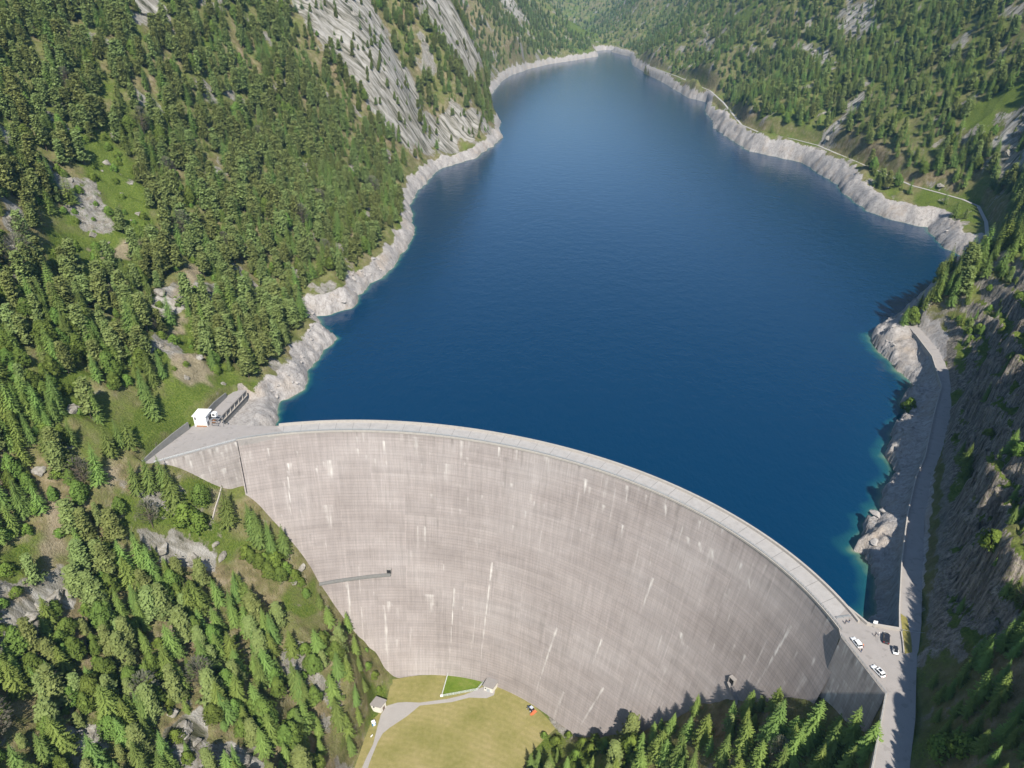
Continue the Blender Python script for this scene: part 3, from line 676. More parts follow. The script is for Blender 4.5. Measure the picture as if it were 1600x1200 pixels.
# straight end blocks
def end_block(name, p0, p1, out, batter, z_bot, depth, seed):
    """face slab from p0 to p1, stepped out towards the valley"""
    P0, P1 = np.array(p0), np.array(p1); t = (P1 - P0); L = np.linalg.norm(t); t = t / L
    nrm = np.array([t[1], -t[0]]) if seed != 2 else np.array([t[1], -t[0]])
    us_ = np.linspace(0, L, 60); zs = np.concatenate([[0.0], -np.arange(.4, -z_bot, .5)])
    U, Zb = np.meshgrid(us_, zs)
    off = out[0] + (out[1] - out[0]) * U / L + batter * (-Zb)
    S, D = stain_maps(-17 + U / 3.229, Zb, False, seed, 60, (-17, -17 + L / 3.229), -25)
    X = P0[0] + t[0] * U + nrm[0] * off - DCX; Y = P0[1] + t[1] * U + nrm[1] * off - DCY
    concrete_grid(name, X, Y, Zb, U + 900, np.clip(S * 1.3 + 0.12, 0, 1), D, M_CONC, dam, flip=False)
    # returns, top and ends
    mb = MB()
    for e in (0, -1):
        col = [(X[i, e], Y[i, e], Zb[i, e]) for i in range(0, len(zs), 8)]
        bk = [(x - nrm[0] * depth, y - nrm[1] * depth, z) for x, y, z in col]
        k = len(col)
        mb.add(col + bk, [(i, i + 1, k + i + 1, k + i) if e == -1 else (k + i, k + i + 1, i + 1, i) for i in range(k - 1)])
    top = [(X[0, 0], Y[0, 0]), (X[0, -1], Y[0, -1]), (X[0, -1] - nrm[0] * 1.2, Y[0, -1] - nrm[1] * 1.2), (X[0, 0] - nrm[0] * 1.2, Y[0, 0] - nrm[1] * 1.2)]
    mb.prism(top[::-1], -0.6, 0.3)
    mb.build('block_end', M_CONC2, dam)
M_CONC2 = plain('block_concrete', (0.2652, 0.2418, 0.2223), 0.9, 0.25, 0.3)
end_block('gravity_block', (-154.5, 253.8), (-125.6, 270.7), (0.3, 0.4), 0.03, -42, 4, 3)
end_block('gravity_block', (104.9, 158.6), (109.2, 137.4), (0.5, 0.4), 0.09, -40, 9, 2)

# open joint between the left block and the arch
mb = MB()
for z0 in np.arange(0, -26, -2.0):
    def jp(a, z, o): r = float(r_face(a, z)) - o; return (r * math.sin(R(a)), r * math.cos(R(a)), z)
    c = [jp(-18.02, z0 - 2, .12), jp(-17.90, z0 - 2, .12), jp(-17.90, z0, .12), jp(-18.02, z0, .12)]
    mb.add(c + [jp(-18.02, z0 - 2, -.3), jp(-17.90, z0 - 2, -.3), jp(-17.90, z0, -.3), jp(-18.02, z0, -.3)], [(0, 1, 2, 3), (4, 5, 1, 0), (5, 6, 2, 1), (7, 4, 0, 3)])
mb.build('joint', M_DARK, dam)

# inspection ledge and its doors on the valley face
def face_pt(a, z, out=0.0):
    r = float(r_face(a, z)) - out
    return (r * math.sin(R(a)), r * math.cos(R(a)), z)
mb = MB()
for i in range(24):
    a0 = -9.4 + i * 0.49; a1 = a0 + 0.49; z0 = -75.6 + i * 0.118; z1 = z0 + 0.118
    c = [face_pt(a0, z0, 1.5), face_pt(a1, z1, 1.5), face_pt(a1, z1, -0.6), face_pt(a0, z0, -0.6)]
    mb.add(c + [(x, y, z - 0.9) for x, y, z in c], [(0, 1, 2, 3), (7, 6, 5, 4), (4, 5, 1, 0), (5, 6, 2, 1), (6, 7, 3, 2), (7, 4, 0, 3)])
    mb.tube(face_pt(a0, z0 + 1.0, 1.45), face_pt(a1, z1 + 1.0, 1.45), 0.06, n=5)
    mb.tube(face_pt(a0, z0, 1.45), face_pt(a0, z0 + 1.0, 1.45), 0.05, n=5)
mb.build('inspection_walkway', M_GREYWALL, dam)
def portal(a, z):
    fr = MB(); x, y, _ = face_pt(a, z, 0.1)
    tilt = R(a)
    fr.box((x, y, z + 2.6), (2.6, 1.6, 0.35), -tilt)
    fr.box((x - 1.15 * math.cos(tilt), y + 1.15 * math.sin(tilt), z + 1.2), (0.3, 1.6, 2.5), -tilt)
    fr.box((x + 1.15 * math.cos(tilt), y - 1.15 * math.sin(tilt), z + 1.2), (0.3, 1.6, 2.5), -tilt)
    o = fr.build('door_frame', M_CONC2, dam)
    d = MB(); d.box((x, y, z + 1.2), (2.0, 1.2, 2.4), -tilt)
    d.build('door', M_DARK, dam)
portal(2.1, -72.6); portal(58.6, -52.5)
mb = MB()
for i in range(8):
    a0 = 58.2 + i * 0.36; a1 = a0 + 0.36; z0 = -52.6 - i * 0.6; z1 = z0 - 0.6
    c = [face_pt(a0, z0, 1.4), face_pt(a1, z1, 1.4), face_pt(a1, z1, -0.6), face_pt(a0, z0, -0.6)]
    mb.add(c + [(x, y, z - 0.8) for x, y, z in c], [(0, 1, 2, 3), (7, 6, 5, 4), (4, 5, 1, 0), (5, 6, 2, 1), (6, 7, 3, 2), (7, 4, 0, 3)])
    mb.tube(face_pt(a0, z0 + 1.0, 1.35), face_pt(a1, z1 + 1.0, 1.35), 0.06, n=5)
mb.build('inspection_walkway', M_CONC2, dam)

# ------------------------------------------------------------------ road, car park and the left-hand plaza
def sheet(name, poly, z, mat, label, cat, depth=0.5, kind='structure'):
    mb = MB(); mb.prism(poly if sum((x1 - x0) * (y1 + y0) for (x0, y0), (x1, y1) in zip(poly, poly[1:] + poly[:1])) < 0 else poly[::-1], z - depth, z)
    return tag(mb.build(name, mat), label, cat, None, kind)
sheet('road', ROAD_POLY, 0.02, M_ROAD, 'pale asphalt road and car park between the dam and the cliff', 'road', 1.5)
sheet('plaza', PLAZA, 0.024, M_ROAD, 'pale concrete yard at the left end of the dam crest', 'yard', 3.0)

# far lakeside road
M_FAR = asphalt('far_road', (0.3276, 0.3120, 0.2886), (0.3900, 0.3744, 0.3510))
mb = MB(); pts = FAR_ROAD
import bisect
P = [Vector((x, y, z)) for (x, y), z in zip(FAR_ROAD, FAR_ROAD_Z)]
den = []
for a, b in zip(P[:-1], P[1:]):
    k = max(2, int((b - a).length / 12))
    den += [a.lerp(b, i / k) for i in range(k)]
den.append(P[-1])
vs, fs = [], []
for i, p in enumerate(den):
    t = (den[min(i + 1, len(den) - 1)] - den[max(i - 1, 0)]); t.z = 0; t.normalize()
    nr = Vector((-t.y, t.x, 0)) * 1.5
    vs += [p + nr + Vector((0, 0, .12)), p - nr + Vector((0, 0, .12))]
fs = [(2 * i, 2 * i + 1, 2 * i + 3, 2 * i + 2) for i in range(len(den) - 1)]
tag(mesh_obj('lakeside_road', vs, fs, M_FAR), 'narrow pale road running along the far right shore', 'road', None, 'structure')

def thing_mb(mb, name, mat, label, cat, group=None):
    return tag(mb.build(name, mat), label, cat, group)
# lake-side wall of the cliff road
mb = MB(); mb.wall(ROAD_W[7:], 0.45, -2.2, 0.75)
thing_mb(mb, 'parapet_wall', M_WALL, 'low pale wall along the lake edge of the shaded cliff road', 'wall')
mb = MB(); mb.wall([(111.6, 170.6), (115, 163.8), (119.5, 162.6), (124.2, 161.5)], 0.7, -4.0, 1.0)
thing_mb(mb, 'parapet_wall', M_WALL, 'beige wall closing the lake side of the car park', 'wall')
mb = MB(); mb.wall([(104.7, 158.9), (109.2, 137.7), (96.4, 117.0), (94.7, 114.4), (88, 104)], 0.5, -0.6, 0.42)
thing_mb(mb, 'kerb_wall', M_WALL, 'low kerb wall on the valley edge of the car park and road', 'wall')
mb = MB(); mb.wall([(109.35, 137.2), (96.5, 116.9), (90, 107)], 0.8, -14, -0.62)
thing_mb(mb, 'retaining_wall', M_CONC2, 'shaded retaining wall under the road edge below the car park', 'wall')
rail = MB(); line = [(104.6, 158.9), (109.1, 137.7), (96.3, 117.0), (94.6, 114.4), (88, 104)]
for (x0, y0), (x1, y1) in zip(line[:-1], line[1:]):
    L = math.hypot(x1 - x0, y1 - y0); k = max(1, int(L / 2))
    for i in range(k + 1): rail.tube((x0 + (x1 - x0) * i / k, y0 + (y1 - y0) * i / k, .4), (x0 + (x1 - x0) * i / k, y0 + (y1 - y0) * i / k, 1.25), .05, n=5)
    for h in (.8, 1.2): rail.tube((x0, y0, h), (x1, y1, h), .05, n=5)
thing_mb(rail, 'guard_rail', M_STEEL, 'steel guard rail beside the parked white cars', 'railing')
mb = MB(); mb.wall([(124.6, 160.6), (123.2, 156.6), (121.4, 152.2)], 0.35, -0.3, 0.55)
thing_mb(mb, 'divider_wall', M_WALL, 'short low wall between the car park and the grass strip', 'wall')
GRASSM = plain('dry_grass', (0.21, 0.185, 0.055), 0.95, 0.5, 1.2)
mb = MB(); mb.prism([(124.9, 160.4), (121.8, 152.2), (124.3, 152.8), (126.6, 158), (129.4, 166.5), (128.2, 168.5)], -0.3, 0.09)
tag(mb.build('verge', GRASSM), 'strip of dry yellow grass beside the cliff road', 'verge', None, 'structure')
# crest gate
g = empty('crest_gate', (108.6, 166.6, 0), 0, 'low steel gate across the dam crest at the car park', 'gate')
for x in (-2.4, 0, 2.4):
    mb = MB(); mb.tube((x, 0.16 * x, 0), (x, 0.16 * x, 1.2), .07, n=6)
    mb.build('post', M_STEEL, g)
mb = MB()
for h in (.35, .65, .95, 1.18): mb.tube((-2.4, -.38, h), (2.4, .38, h), .045, n=5)
mb.build('bars', M_STEEL, g)

rail = MB(); (x0, y0), (x1, y1) = (-125.9, 271.0), (-155.5, 253.6)
for i in range(19): rail.tube((x0 + (x1 - x0) * i / 18, y0 + (y1 - y0) * i / 18, 0), (x0 + (x1 - x0) * i / 18, y0 + (y1 - y0) * i / 18, 1.2), .05, n=5)
for h in (.55, .88, 1.2): rail.tube((x0, y0, h), (x1, y1, h), .05, n=5)
thing_mb(rail, 'guard_rail', M_STEEL, 'steel guard rail along the valley edge of the left yard', 'railing')
# walls of the left yard
mb = MB(); mb.wall([(-160.5, 252.5), (-157.6, 262.3), (-154.3, 272.2), (-151.2, 281.3)], 0.5, [-4, -2, -1, -1], [1.5, 2.8, 3.6, 3.8])
thing_mb(mb, 'retaining_wall', M_GREYWALL, 'curved grey retaining wall beside the left yard', 'wall')
mb = MB(); mb.wall([(-146.8, 290.5), (-145.9, 300.5), (-144.2, 311)], 0.5, -1, [3.6, 3.5, 2.6])
thing_mb(mb, 'retaining_wall', M_GREYWALL, 'straight grey retaining wall behind the spillway deck', 'wall')

# white gate house
hut = empty('gate_house', (-146.2, 286.4, 0.02), R(-3), 'white flat roofed gate house at the left end of the dam', 'building')
mb = MB(); mb.box((0, 0, 2.75), (5.9, 6.2, 5.5)); mb.build('wall', M_WHITE, hut)
mb = MB(); mb.box((0, 0, 5.66), (6.7, 7.0, 0.32)); mb.build('roof', M_WHITE, hut)
M_BRICK = plain('rust_brown_base', (0.33, 0.17, 0.09), 0.9, 0.3, 0.8)
mb = MB(); mb.box((0.3, -3.22, 0.35), (4.9, 0.3, 0.7)); mb.build('plinth', M_BRICK, hut)
wf = MB(); wf.box((-2.1, -3.12, 4.3), (0.75, 0.12, 1.3)); w_ = wf.build('window', M_GREYWALL, hut)
wp = MB(); wp.box((-2.1, -3.19, 4.3), (0.55, 0.06, 1.1)); wp.build('pane', M_GLASS, w_)
d_ = MB(); d_.box((3.0, -1.7, 1.15), (0.14, 1.5, 2.3)); d_.build('door', plain('grey_door', (0.16, 0.17, 0.18), 0.5), hut)
w2 = MB(); w2.box((3.0, 1.0, 3.0), (0.12, 2.6, 2.0)); w2.build('window', M_GLASS, hut)
# steel hoist frame with its white cabin
hoist = empty('gate_hoist', (-139.8, 286.3, 0.02), R(-8), 'steel gate hoist frame with small white cabin beside the white gate house', 'hoist')
mb = MB()
for sx in (-1.6, 1.6):
    for sy in (-2.4, 2.4): mb.tube((sx, sy, -2.5), (sx, sy, 2.6), .14, n=6)
    mb.box((sx, 0, 2.6), (.3, 5.2, .35))
for sy in (-2.4, 0, 2.4): mb.box((0, sy, 2.45), (3.5, .28, .3))
mb.tube((-1.6, -2.4, 0.2), (3.6, -4.4, 2.4), .12, n=6); mb.tube((1.6, 2.4, 0), (4.6, -2.8, 0.3), .12, n=6)
mb.build('frame', plain('weathered_steel', (0.20, 0.20, 0.205), 0.6, 0.2), hoist)
mb = MB(); mb.box((-1.9, 2.0, 3.6), (2.2, 1.9, 1.9)); mb.build('cabin', M_WHITE, hoist)
mb = MB(); mb.box((-1.9, 1.02, 3.8), (1.3, .1, .9)); mb.build('window', M_GLASS, hoist)
mb = MB(); mb.box((-1.9, 0.2, 1.0), (1.4, 1.2, 1.9)); mb.build('gear_box', M_BRICK, hoist)

# spillway gallery: deck on piers with dark bays, facing the lake
sg = empty('spillway_gallery', (-142.2, 288.5, 0), 0, 'concrete spillway gallery with a row of dark bays facing the lake', 'spillway')
E0, E1 = Vector((0.9, 0.4)), Vector((5.2, 29.8))
t = (E1 - E0).normalized(); nr = Vector((t.y, -t.x)); rz = math.atan2(t.y, t.x); Lg = (E1 - E0).length
mb = MB(); c = (E0 + E1) / 2 - nr * 1.0
mb.box((c.x, c.y, -0.28), (Lg, 2.8, 0.6), rz); mb.build('roof_slab', M_CONC2, sg)
c = (E0 + E1) / 2 - nr * 2.2
mb = MB(); mb.box((c.x, c.y, -2.6), (Lg, 0.3, 4.1), rz); mb.build('back_wall', M_GREYWALL, sg)
for i in range(8):
    p = E0 + t * (Lg * (i + 0.02) / 7.05) + nr * 0.1
    mb = MB(); mb.box((p.x, p.y, -1.75), (0.55, 0.7, 2.35), rz); mb.build('pier', M_WALL, sg)
c = (E0 + E1) / 2 + nr * 0.12
mb = MB(); mb.box((c.x, c.y, -3.05), (Lg, 0.8, 0.36), rz); mb.build('sill', M_WALL, sg)
mb = MB(); c = (E0 + E1) / 2 - nr * 0.1
mb.box((c.x, c.y, -5.6), (Lg - .1, 0.5, 4.8), rz); mb.build('base_wall', M_GREYWALL, sg)
mb = MB()
for i in range(7):
    p = E0 + t * (Lg * (i + 0.5) / 7.05)
    mb.tube((p.x - t.x * 1.8, p.y - t.y * 1.8, -2.3), (p.x + t.x * 1.8, p.y + t.y * 1.8, -2.3), .07, n=5)
mb.build('rail', M_STEEL, sg)
# ------------------------------------------------------------------ trees
def foliage(name, dark, light, sat_var=0.12):
    m, nt, b = new_mat(name); k = NT(nt)
    oi = k.n('ShaderNodeObjectInfo')
    n1 = k.noise(k.pos(), 0.5, 3, 0.6)
    f = k.math('ADD', k.math('MULTIPLY', oi.outputs['Random'], 0.8), k.math('MULTIPLY', k.math('SUBTRACT', n1, 0.2), 0.6), True)
    c = k.mix(f, dark, light)
    vt = k.attr('tone').outputs['Fac']
    c = k.mix(vt, c, [min(1, v * 1.4) for v in light])
    hs = k.n('ShaderNodeHueSaturation'); k.l(c, hs.inputs['Color'])
    k.l(k.math('ADD', k.math('MULTIPLY', oi.outputs['Random'], 0.05), 0.478), hs.inputs['Hue'])
    k.l(hs.outputs['Color'], b.inputs['Base Color'])
    b.inputs['Roughness'].default_value = 0.8; b.inputs['Specular IOR Level'].default_value = 0.12
    tc = k.n('ShaderNodeTexCoord'); vm = k.n('ShaderNodeVectorMath', operation='MULTIPLY_ADD'); vm.inputs[1].default_value = (3.0, 3.0, 0.6); vm.inputs[2].default_value = (0, 0, 0.05)
    k.l(tc.outputs['Object'], vm.inputs[0]); vt_ = k.n('ShaderNodeVectorTransform'); vt_.vector_type = 'NORMAL'; vt_.convert_from = 'OBJECT'; vt_.convert_to = 'WORLD'
    k.l(vm.outputs[0], vt_.inputs[0]); nn_ = k.n('ShaderNodeVectorMath', operation='NORMALIZE'); k.l(vt_.outputs[0], nn_.inputs[0])
    ge = k.n('ShaderNodeNewGeometry'); lerp = k.n('ShaderNodeMix', data_type='VECTOR'); lerp.inputs[0].default_value = 0.75
    k.l(ge.outputs['Normal'], lerp.inputs[4]); k.l(nn_.outputs[0], lerp.inputs[5]); n2_ = k.n('ShaderNodeVectorMath', operation='NORMALIZE'); k.l(lerp.outputs[1], n2_.inputs[0])
    k.l(n2_.outputs[0], b.inputs['Normal'])
    tr = k.n('ShaderNodeBsdfTranslucent'); k.l(hs.outputs['Color'], tr.inputs['Color'])
    mx = k.n('ShaderNodeMixShader'); mx.inputs[0].default_value = 0.28
    out = nt.nodes['Material Output']
    k.l(b.outputs[0], mx.inputs[1]); k.l(tr.outputs[0], mx.inputs[2]); k.l(mx.outputs[0], out.inputs['Surface'])
    return m
F_SPRUCE = foliage('spruce_needles', (0.0673, 0.1041, 0.0245), (0.1648, 0.2216, 0.0594))
F_LARCH = foliage('larch_needles', (0.1000, 0.1305, 0.0368), (0.2270, 0.2648, 0.0892))
F_LIGHT = foliage('young_larch_needles', (0.0898, 0.1367, 0.0266), (0.2093, 0.2769, 0.0703))
F_LEAF = foliage('broad_leaves', (0.0632, 0.0975, 0.0163), (0.1614, 0.2212, 0.0478))
F_GREY = foliage('grey_twigs', (0.15, 0.145, 0.10), (0.25, 0.235, 0.17))
F_SHRUB = foliage('shrub_leaves', (0.0854, 0.1403, 0.0220), (0.1830, 0.2501, 0.0488))
M_BARK = plain('bark', (0.115, 0.085, 0.062), 0.95, 0.35, 3.0)

class Leafs:
    def __init__(self, seed): self.r = random.Random(seed); self.v = []; self.f = []; self.t = []
    def quad(self, c, u, v, tone=0.0):
        k = len(self.v); self.v += [c - u - v, c + u - v * .6, c + u * .9 + v, c - u * .8 + v * .8]
        self.f.append((k, k + 1, k + 2, k + 3)); self.t += [tone] * 4
    def tri(self, a, b, c, tone=0.0):
        k = len(self.v); self.v += [a, b, c]; self.f.append((k, k + 1, k + 2)); self.t += [tone] * 3
    def mesh(self, name, mat):
        me = bpy.data.meshes.new(name); me.from_pydata([tuple(q) for q in self.v], [], self.f)
        at = me.attributes.new('tone', 'FLOAT', 'POINT'); at.data.foreach_set('value', self.t)
        me.materials.append(mat); me.update(); return me

def spruce_crown(seed, ratio=0.2, levels=20, start=0.05, sag=0.30, mat=None, lop=0.12):
    """unit-height crown: whorls of drooping boughs, each a ragged fan of sprigs"""
    L = Leafs(seed); r = L.r
    lean = Vector((r.uniform(-.015, .015), r.uniform(-.015, .015), 0))
    side = [r.uniform(1 - lop, 1 + lop) for _ in range(6)]
    for i in range(levels):
        h = start + (0.97 - start) * (i / (levels - 1)) ** 0.92
        Rm = ratio * ((1 - h) ** 0.80 + 0.03) * r.uniform(0.86, 1.12)
        nb = max(5, int(7 + 6 * (1 - h)))
        a0 = r.random() * 6.28
        for j in range(nb):
            az = a0 + 6.283 * j / nb + r.uniform(-.3, .3)
            rr = Rm * r.uniform(.72, 1.15) * side[int(az / 6.283 * 6) % 6]
            d = Vector((math.cos(az), math.sin(az), 0)); s = Vector((-d.y, d.x, 0))
            base = Vector((0, 0, h)) + lean * h
            tip = base + d * rr + Vector((0, 0, -sag * rr * r.uniform(.6, 1.3)))
            tone = max(0, r.gauss(.10, .15))
            for q in range(6):
                f0, f1 = q / 6, (q + 1.3) / 6
                p0 = base.lerp(tip, f0); p1 = base.lerp(tip, min(1.06, f1))
                wd = rr * (0.25 - 0.025 * q) * r.uniform(.75, 1.3)
                dz = Vector((0, 0, -wd * r.uniform(.15, .6)))
                L.tri(p0, p1, p0.lerp(p1, .75) + s * wd + dz, tone + .04 * q)
                L.tri(p0, p0.lerp(p1, .75) - s * wd + dz, p1, tone + .04 * q)
    L.quad(Vector((0, 0, .985)), Vector((.006, .004, 0)), Vector((0, 0, .03)))
    L.quad(Vector((0, 0, .985)), Vector((-.004, .006, 0)), Vector((0, 0, .03)))
    return L.mesh('conifer_crown', mat or F_SPRUCE)

def loose_crown(seed, ratio=0.24, start=0.16, mat=None, dens=1.0):
    """larch / pine: irregular tiers of tufts on spreading limbs"""
    L = Leafs(seed); r = L.r
    for i in range(13):
        h = start + (0.96 - start) * i / 12
        prof = min(1, (1 - h) * 1.25 + .05) ** .85 * (0.82 + .18 * math.sin(h * 11 + seed))
        nb = r.randint(5, 8)
        a0 = r.random() * 6.28
        for j in range(nb):
            if r.random() < .16: continue
            az = a0 + 6.283 * j / nb + r.uniform(-.4, .4)
            rr = ratio * prof * r.uniform(.5, 1.18)
            d = Vector((math.cos(az), math.sin(az), r.uniform(-.25, .15)))
            for q in range(int(5 * dens)):
                p = Vector((0, 0, h)) + d * rr * (0.3 + .78 * (q + r.random()) / 5)
                tone = max(0, r.gauss(.12, .16))
                for _ in range(7):
                    sz = ratio * r.uniform(.075, .16)
                    u = Vector((r.gauss(0, 1), r.gauss(0, 1), r.gauss(0, .45))).normalized() * sz
                    w = u.cross(Vector((r.gauss(0, .5), r.gauss(0, .5), 1))).normalized() * sz * .7
                    L.quad(p + Vector((r.gauss(0, 1), r.gauss(0, 1), r.gauss(0, .7))) * ratio * .15, u, w, tone + r.uniform(0, .12))
    return L.mesh('loose_crown', mat or F_LARCH)

def leafy_crown(seed, ratio=0.3, mat=None, clumps=44, start=.2, leaf=.021, per=62):
    L = Leafs(seed); r = L.r
    for i in range(clumps):
        a = i * 2.39996 + r.uniform(-.3, .3); t = (i + .5) / clumps
        h = start + .05 + (.95 - start) * t
        prof = math.sin(math.pi * min(1, .12 + .95 * t) ** .8) ** .6
        rr = ratio * prof * r.uniform(.45, .95)
        c = Vector((math.cos(a) * rr, math.sin(a) * rr, h - .04))
        cr = ratio * r.uniform(.26, .42)
        tone = max(0, r.gauss(.12, .18))
        for _ in range(per):
            n = Vector((r.gauss(0, 1), r.gauss(0, 1), r.gauss(.35, 1))).normalized()
            p = c + n * cr * r.uniform(.55, 1.1) * Vector((1, 1, .8)).length / 1.62
            u = n.orthogonal().normalized(); u.rotate(Matrix.Rotation(r.random() * 6.28, 3, n))
            n2 = (n + Vector((r.gauss(0, .5), r.gauss(0, .5), r.gauss(.2, .4)))).normalized()
            w = n2.cross(u).normalized(); sz = leaf * r.uniform(.7, 1.5)
            L.quad(p, u * sz, w * sz * .8, tone)
    return L.mesh('leafy_crown', mat or F_LEAF)

def twig_crown(seed):
    L = Leafs(seed); r = L.r
    for i in range(520):
        a = r.random() * 6.283; h = .25 + .72 * r.random(); rr = .3 * math.sin(math.pi * (h - .1)) * r.random() ** .5
        p = Vector((math.cos(a) * rr, math.sin(a) * rr, h)); d = Vector((p.x, p.y, .12)).normalized() * .045
        L.tri(p - d, p + d, p + d * .4 + Vector((-d.y, d.x, .01)) * .5, r.random() * .3)
    return L.mesh('twig_crown', F_GREY)

def trunk_mesh(seed, top=.93, r0=.014, limbs=0, spread=.2):
    mb = MB(); r = random.Random(seed)
    pts = [Vector((r.uniform(-.006, .006) * (i > 0), r.uniform(-.006, .006) * (i > 0), -.04 + (top + .04) * i / 4)) for i in range(5)]
    for i in range(4): mb.tube(pts[i], pts[i + 1], r0 * (1 - .22 * i), r0 * (1 - .22 * (i + 1)), 6)
    for i in range(limbs):
        h = r.uniform(.28, .75) * top; a = r.random() * 6.28; q = spread * r.uniform(.5, 1)
        mb.tube((0, 0, h), (math.cos(a) * q, math.sin(a) * q, h + q * r.uniform(.1, .9)), r0 * .4, r0 * .12, 4)
    me = bpy.data.meshes.new('trunk'); me.from_pydata(mb.v, [], mb.f); me.materials.append(M_BARK); me.update()
    return me

KINDS = {
 's': [(spruce_crown(100 + i, (.20, .235, .175, .215)[i], (25, 23, 27, 22)[i], (.05, .03, .08, .10)[i]), trunk_mesh(10 + i)) for i in range(4)],
 'p': [(loose_crown(200 + i, (.23, .27, .21, .25)[i], (.18, .22, .14, .26)[i]), trunk_mesh(20 + i, .9, .015, 10, .17)) for i in range(4)],
 'b': [(leafy_crown(300 + i, (.30, .35, .27)[i]), trunk_mesh(30 + i, .75, .017, 8, .2)) for i in range(3)],
  'l': [(spruce_crown(600 + i, (.215, .25, .19)[i], (22, 20, 24)[i], (.06, .04, .08)[i], .12, F_LIGHT, .2), trunk_mesh(60 + i)) for i in range(3)],
 'd': [(twig_crown(400), trunk_mesh(40, .85, .014, 26, .26))],
 'u': [(leafy_crown(500 + i, (.62, .75)[i], F_SHRUB, 24, .0, .055, 40), trunk_mesh(50 + i, .5, .03, 5, .4)) for i in range(2)],
}

# --- where they stand
def cand(step, x0, x1, y0, y1, seed):
    r_ = np.random.default_rng(seed)
    xs = np.arange(x0, x1, step); yv = np.arange(y0, y1, step)
    X, Y = np.meshgrid(xs, yv); X = X.ravel() + r_.uniform(-.5, .5, X.size) * step * .95; Y = Y.ravel() + r_.uniform(-.5, .5, Y.size) * step * .95
    return X, Y
sets = []
for step, x0, x1, y0, y1, sd_ in ((4.5, -330, -40, 50, 300, 6), (3.7, 98, 200, 96, 185, 8), (5.2, -40, 330, 50, 300, 7), (5.6, -330, 330, 300, 420, 1), (6.6, -480, 520, 420, 800, 2), (8.2, -700, 900, 800, 1500, 3), (10.5, -900, 1300, 1500, 2800, 4), (17, -900, 1700, 2800, 5600, 5)):
    X, Y = cand(step, x0, x1, y0, y1, sd_)
    sets.append((X, Y))
TX = np.concatenate([s[0] for s in sets]); TY = np.concatenate([s[1] for s in sets])
s_, (ri, ci) = ground_z(TX, TY)
u_ = (TX - 0.05 * np.clip(TY, 0, 3000)) / np.interp(TY, ys, hw)
TZ = s_(GZ); tsd = s_(GSD); prob = s_(GTREE); slab = s_(A_SLAB); mead = s_(A_MEAD); cl = s_(GCLIFF)
trad = np.hypot(TX - DCX, TY - DCY); tang = np.degrees(np.arctan2(TX - DCX, TY - DCY))
band_w = 15 + 5 * perlin(TX / 25, TY / 25, 99) + 3 * (TY > 700) + np.where(TX > 120, 4, 0) - np.where(TX < 60, 4, 0)
downstream = (trad < 197) & (tang > -40) & (tang < 75)
ok = (np.abs(u_) < .99) & (rng.random(len(TX)) < prob) & ((tsd > band_w) | (downstream & (TY < 290)))
ok &= ~(downstream & (tang > -19) & (tang < 69) & (trad > np.array(r_face(tang, TZ)) - 3.2))
ok &= ~((TX > 60) & (TX < 112) & (TY > 117) & (TY < 160) & (TX > 96 + (TY - 117) * .5 - 6))
cam_far = TX ** 2 + TY ** 2 + (TZ - 180) ** 2 > 75 ** 2
ok &= ~((TX > 95) & (TY < 172) & (0.87 * TX - 0.5 * TY < 38.5))
ok &= cam_far & ((TZ > -1.5) | downstream | ((TX < -60) & (TY < 270)))
TX, TY, TZ, mead, slab, cl = [a[ok] for a in (TX, TY, TZ, mead, slab, cl)]
n = len(TX)
zone = fbm(TX / 60, TY / 60, 3, 401)
q = rng.random(n)
right = TX > 120
low_left = (~right) & (TY < 300) & (TX > -260)
kind = np.full(n, 's', dtype='<U1')
kind[(~right) & (TY >= 300) & (q < .60)] = 'p'
kind[right & (q < .22) & (TY > 330)] = 'p'
kind[low_left & (q + zone * .8 < .22)] = 'b'
kind[low_left & (q > .45)] = 'l'
kind[low_left & (q > .80)] = 'p'
kind[(TX > 25) & (TX < 112) & (TY < 190) & (q < .75)] = 'l'
kind[(~right) & (TY >= 300) & (q >= .60) & (q < .74)] = 'l'
kind[right & (TY > 330) & (q > .80)] = 'l'
kind[(~low_left) & (q > .955)] = 'b'
kind[right & (TY < 330) & (q > .35) & (q < .75)] = 'l'
kind[(q > .982) & (q < .993) & (TY < 700)] = 'd'
kind[(q > .93) & (TY < 420) & (mead > .2)] = 'u'
ht = np.where((kind == 's') | (kind == 'l') | (kind == 'd'), rng.uniform(13, 23, n), np.where(kind == 'p', rng.uniform(14, 22, n), rng.uniform(8, 15, n)))
ht *= np.where(rng.random(n) < .18, .6, 1.0) * np.where(slab > .3, .55, 1.0) * np.where(cl > .3, .5, 1.0) * np.where(TY > 1500, .95, 1)
ht = np.where((TX > 25) & (TX < 112) & (TY < 195), ht * .78, ht)
ht = np.where(low_left, ht * .88, ht)
ht[kind == 'u'] = rng.uniform(2.5, 5, (kind == 'u').sum())
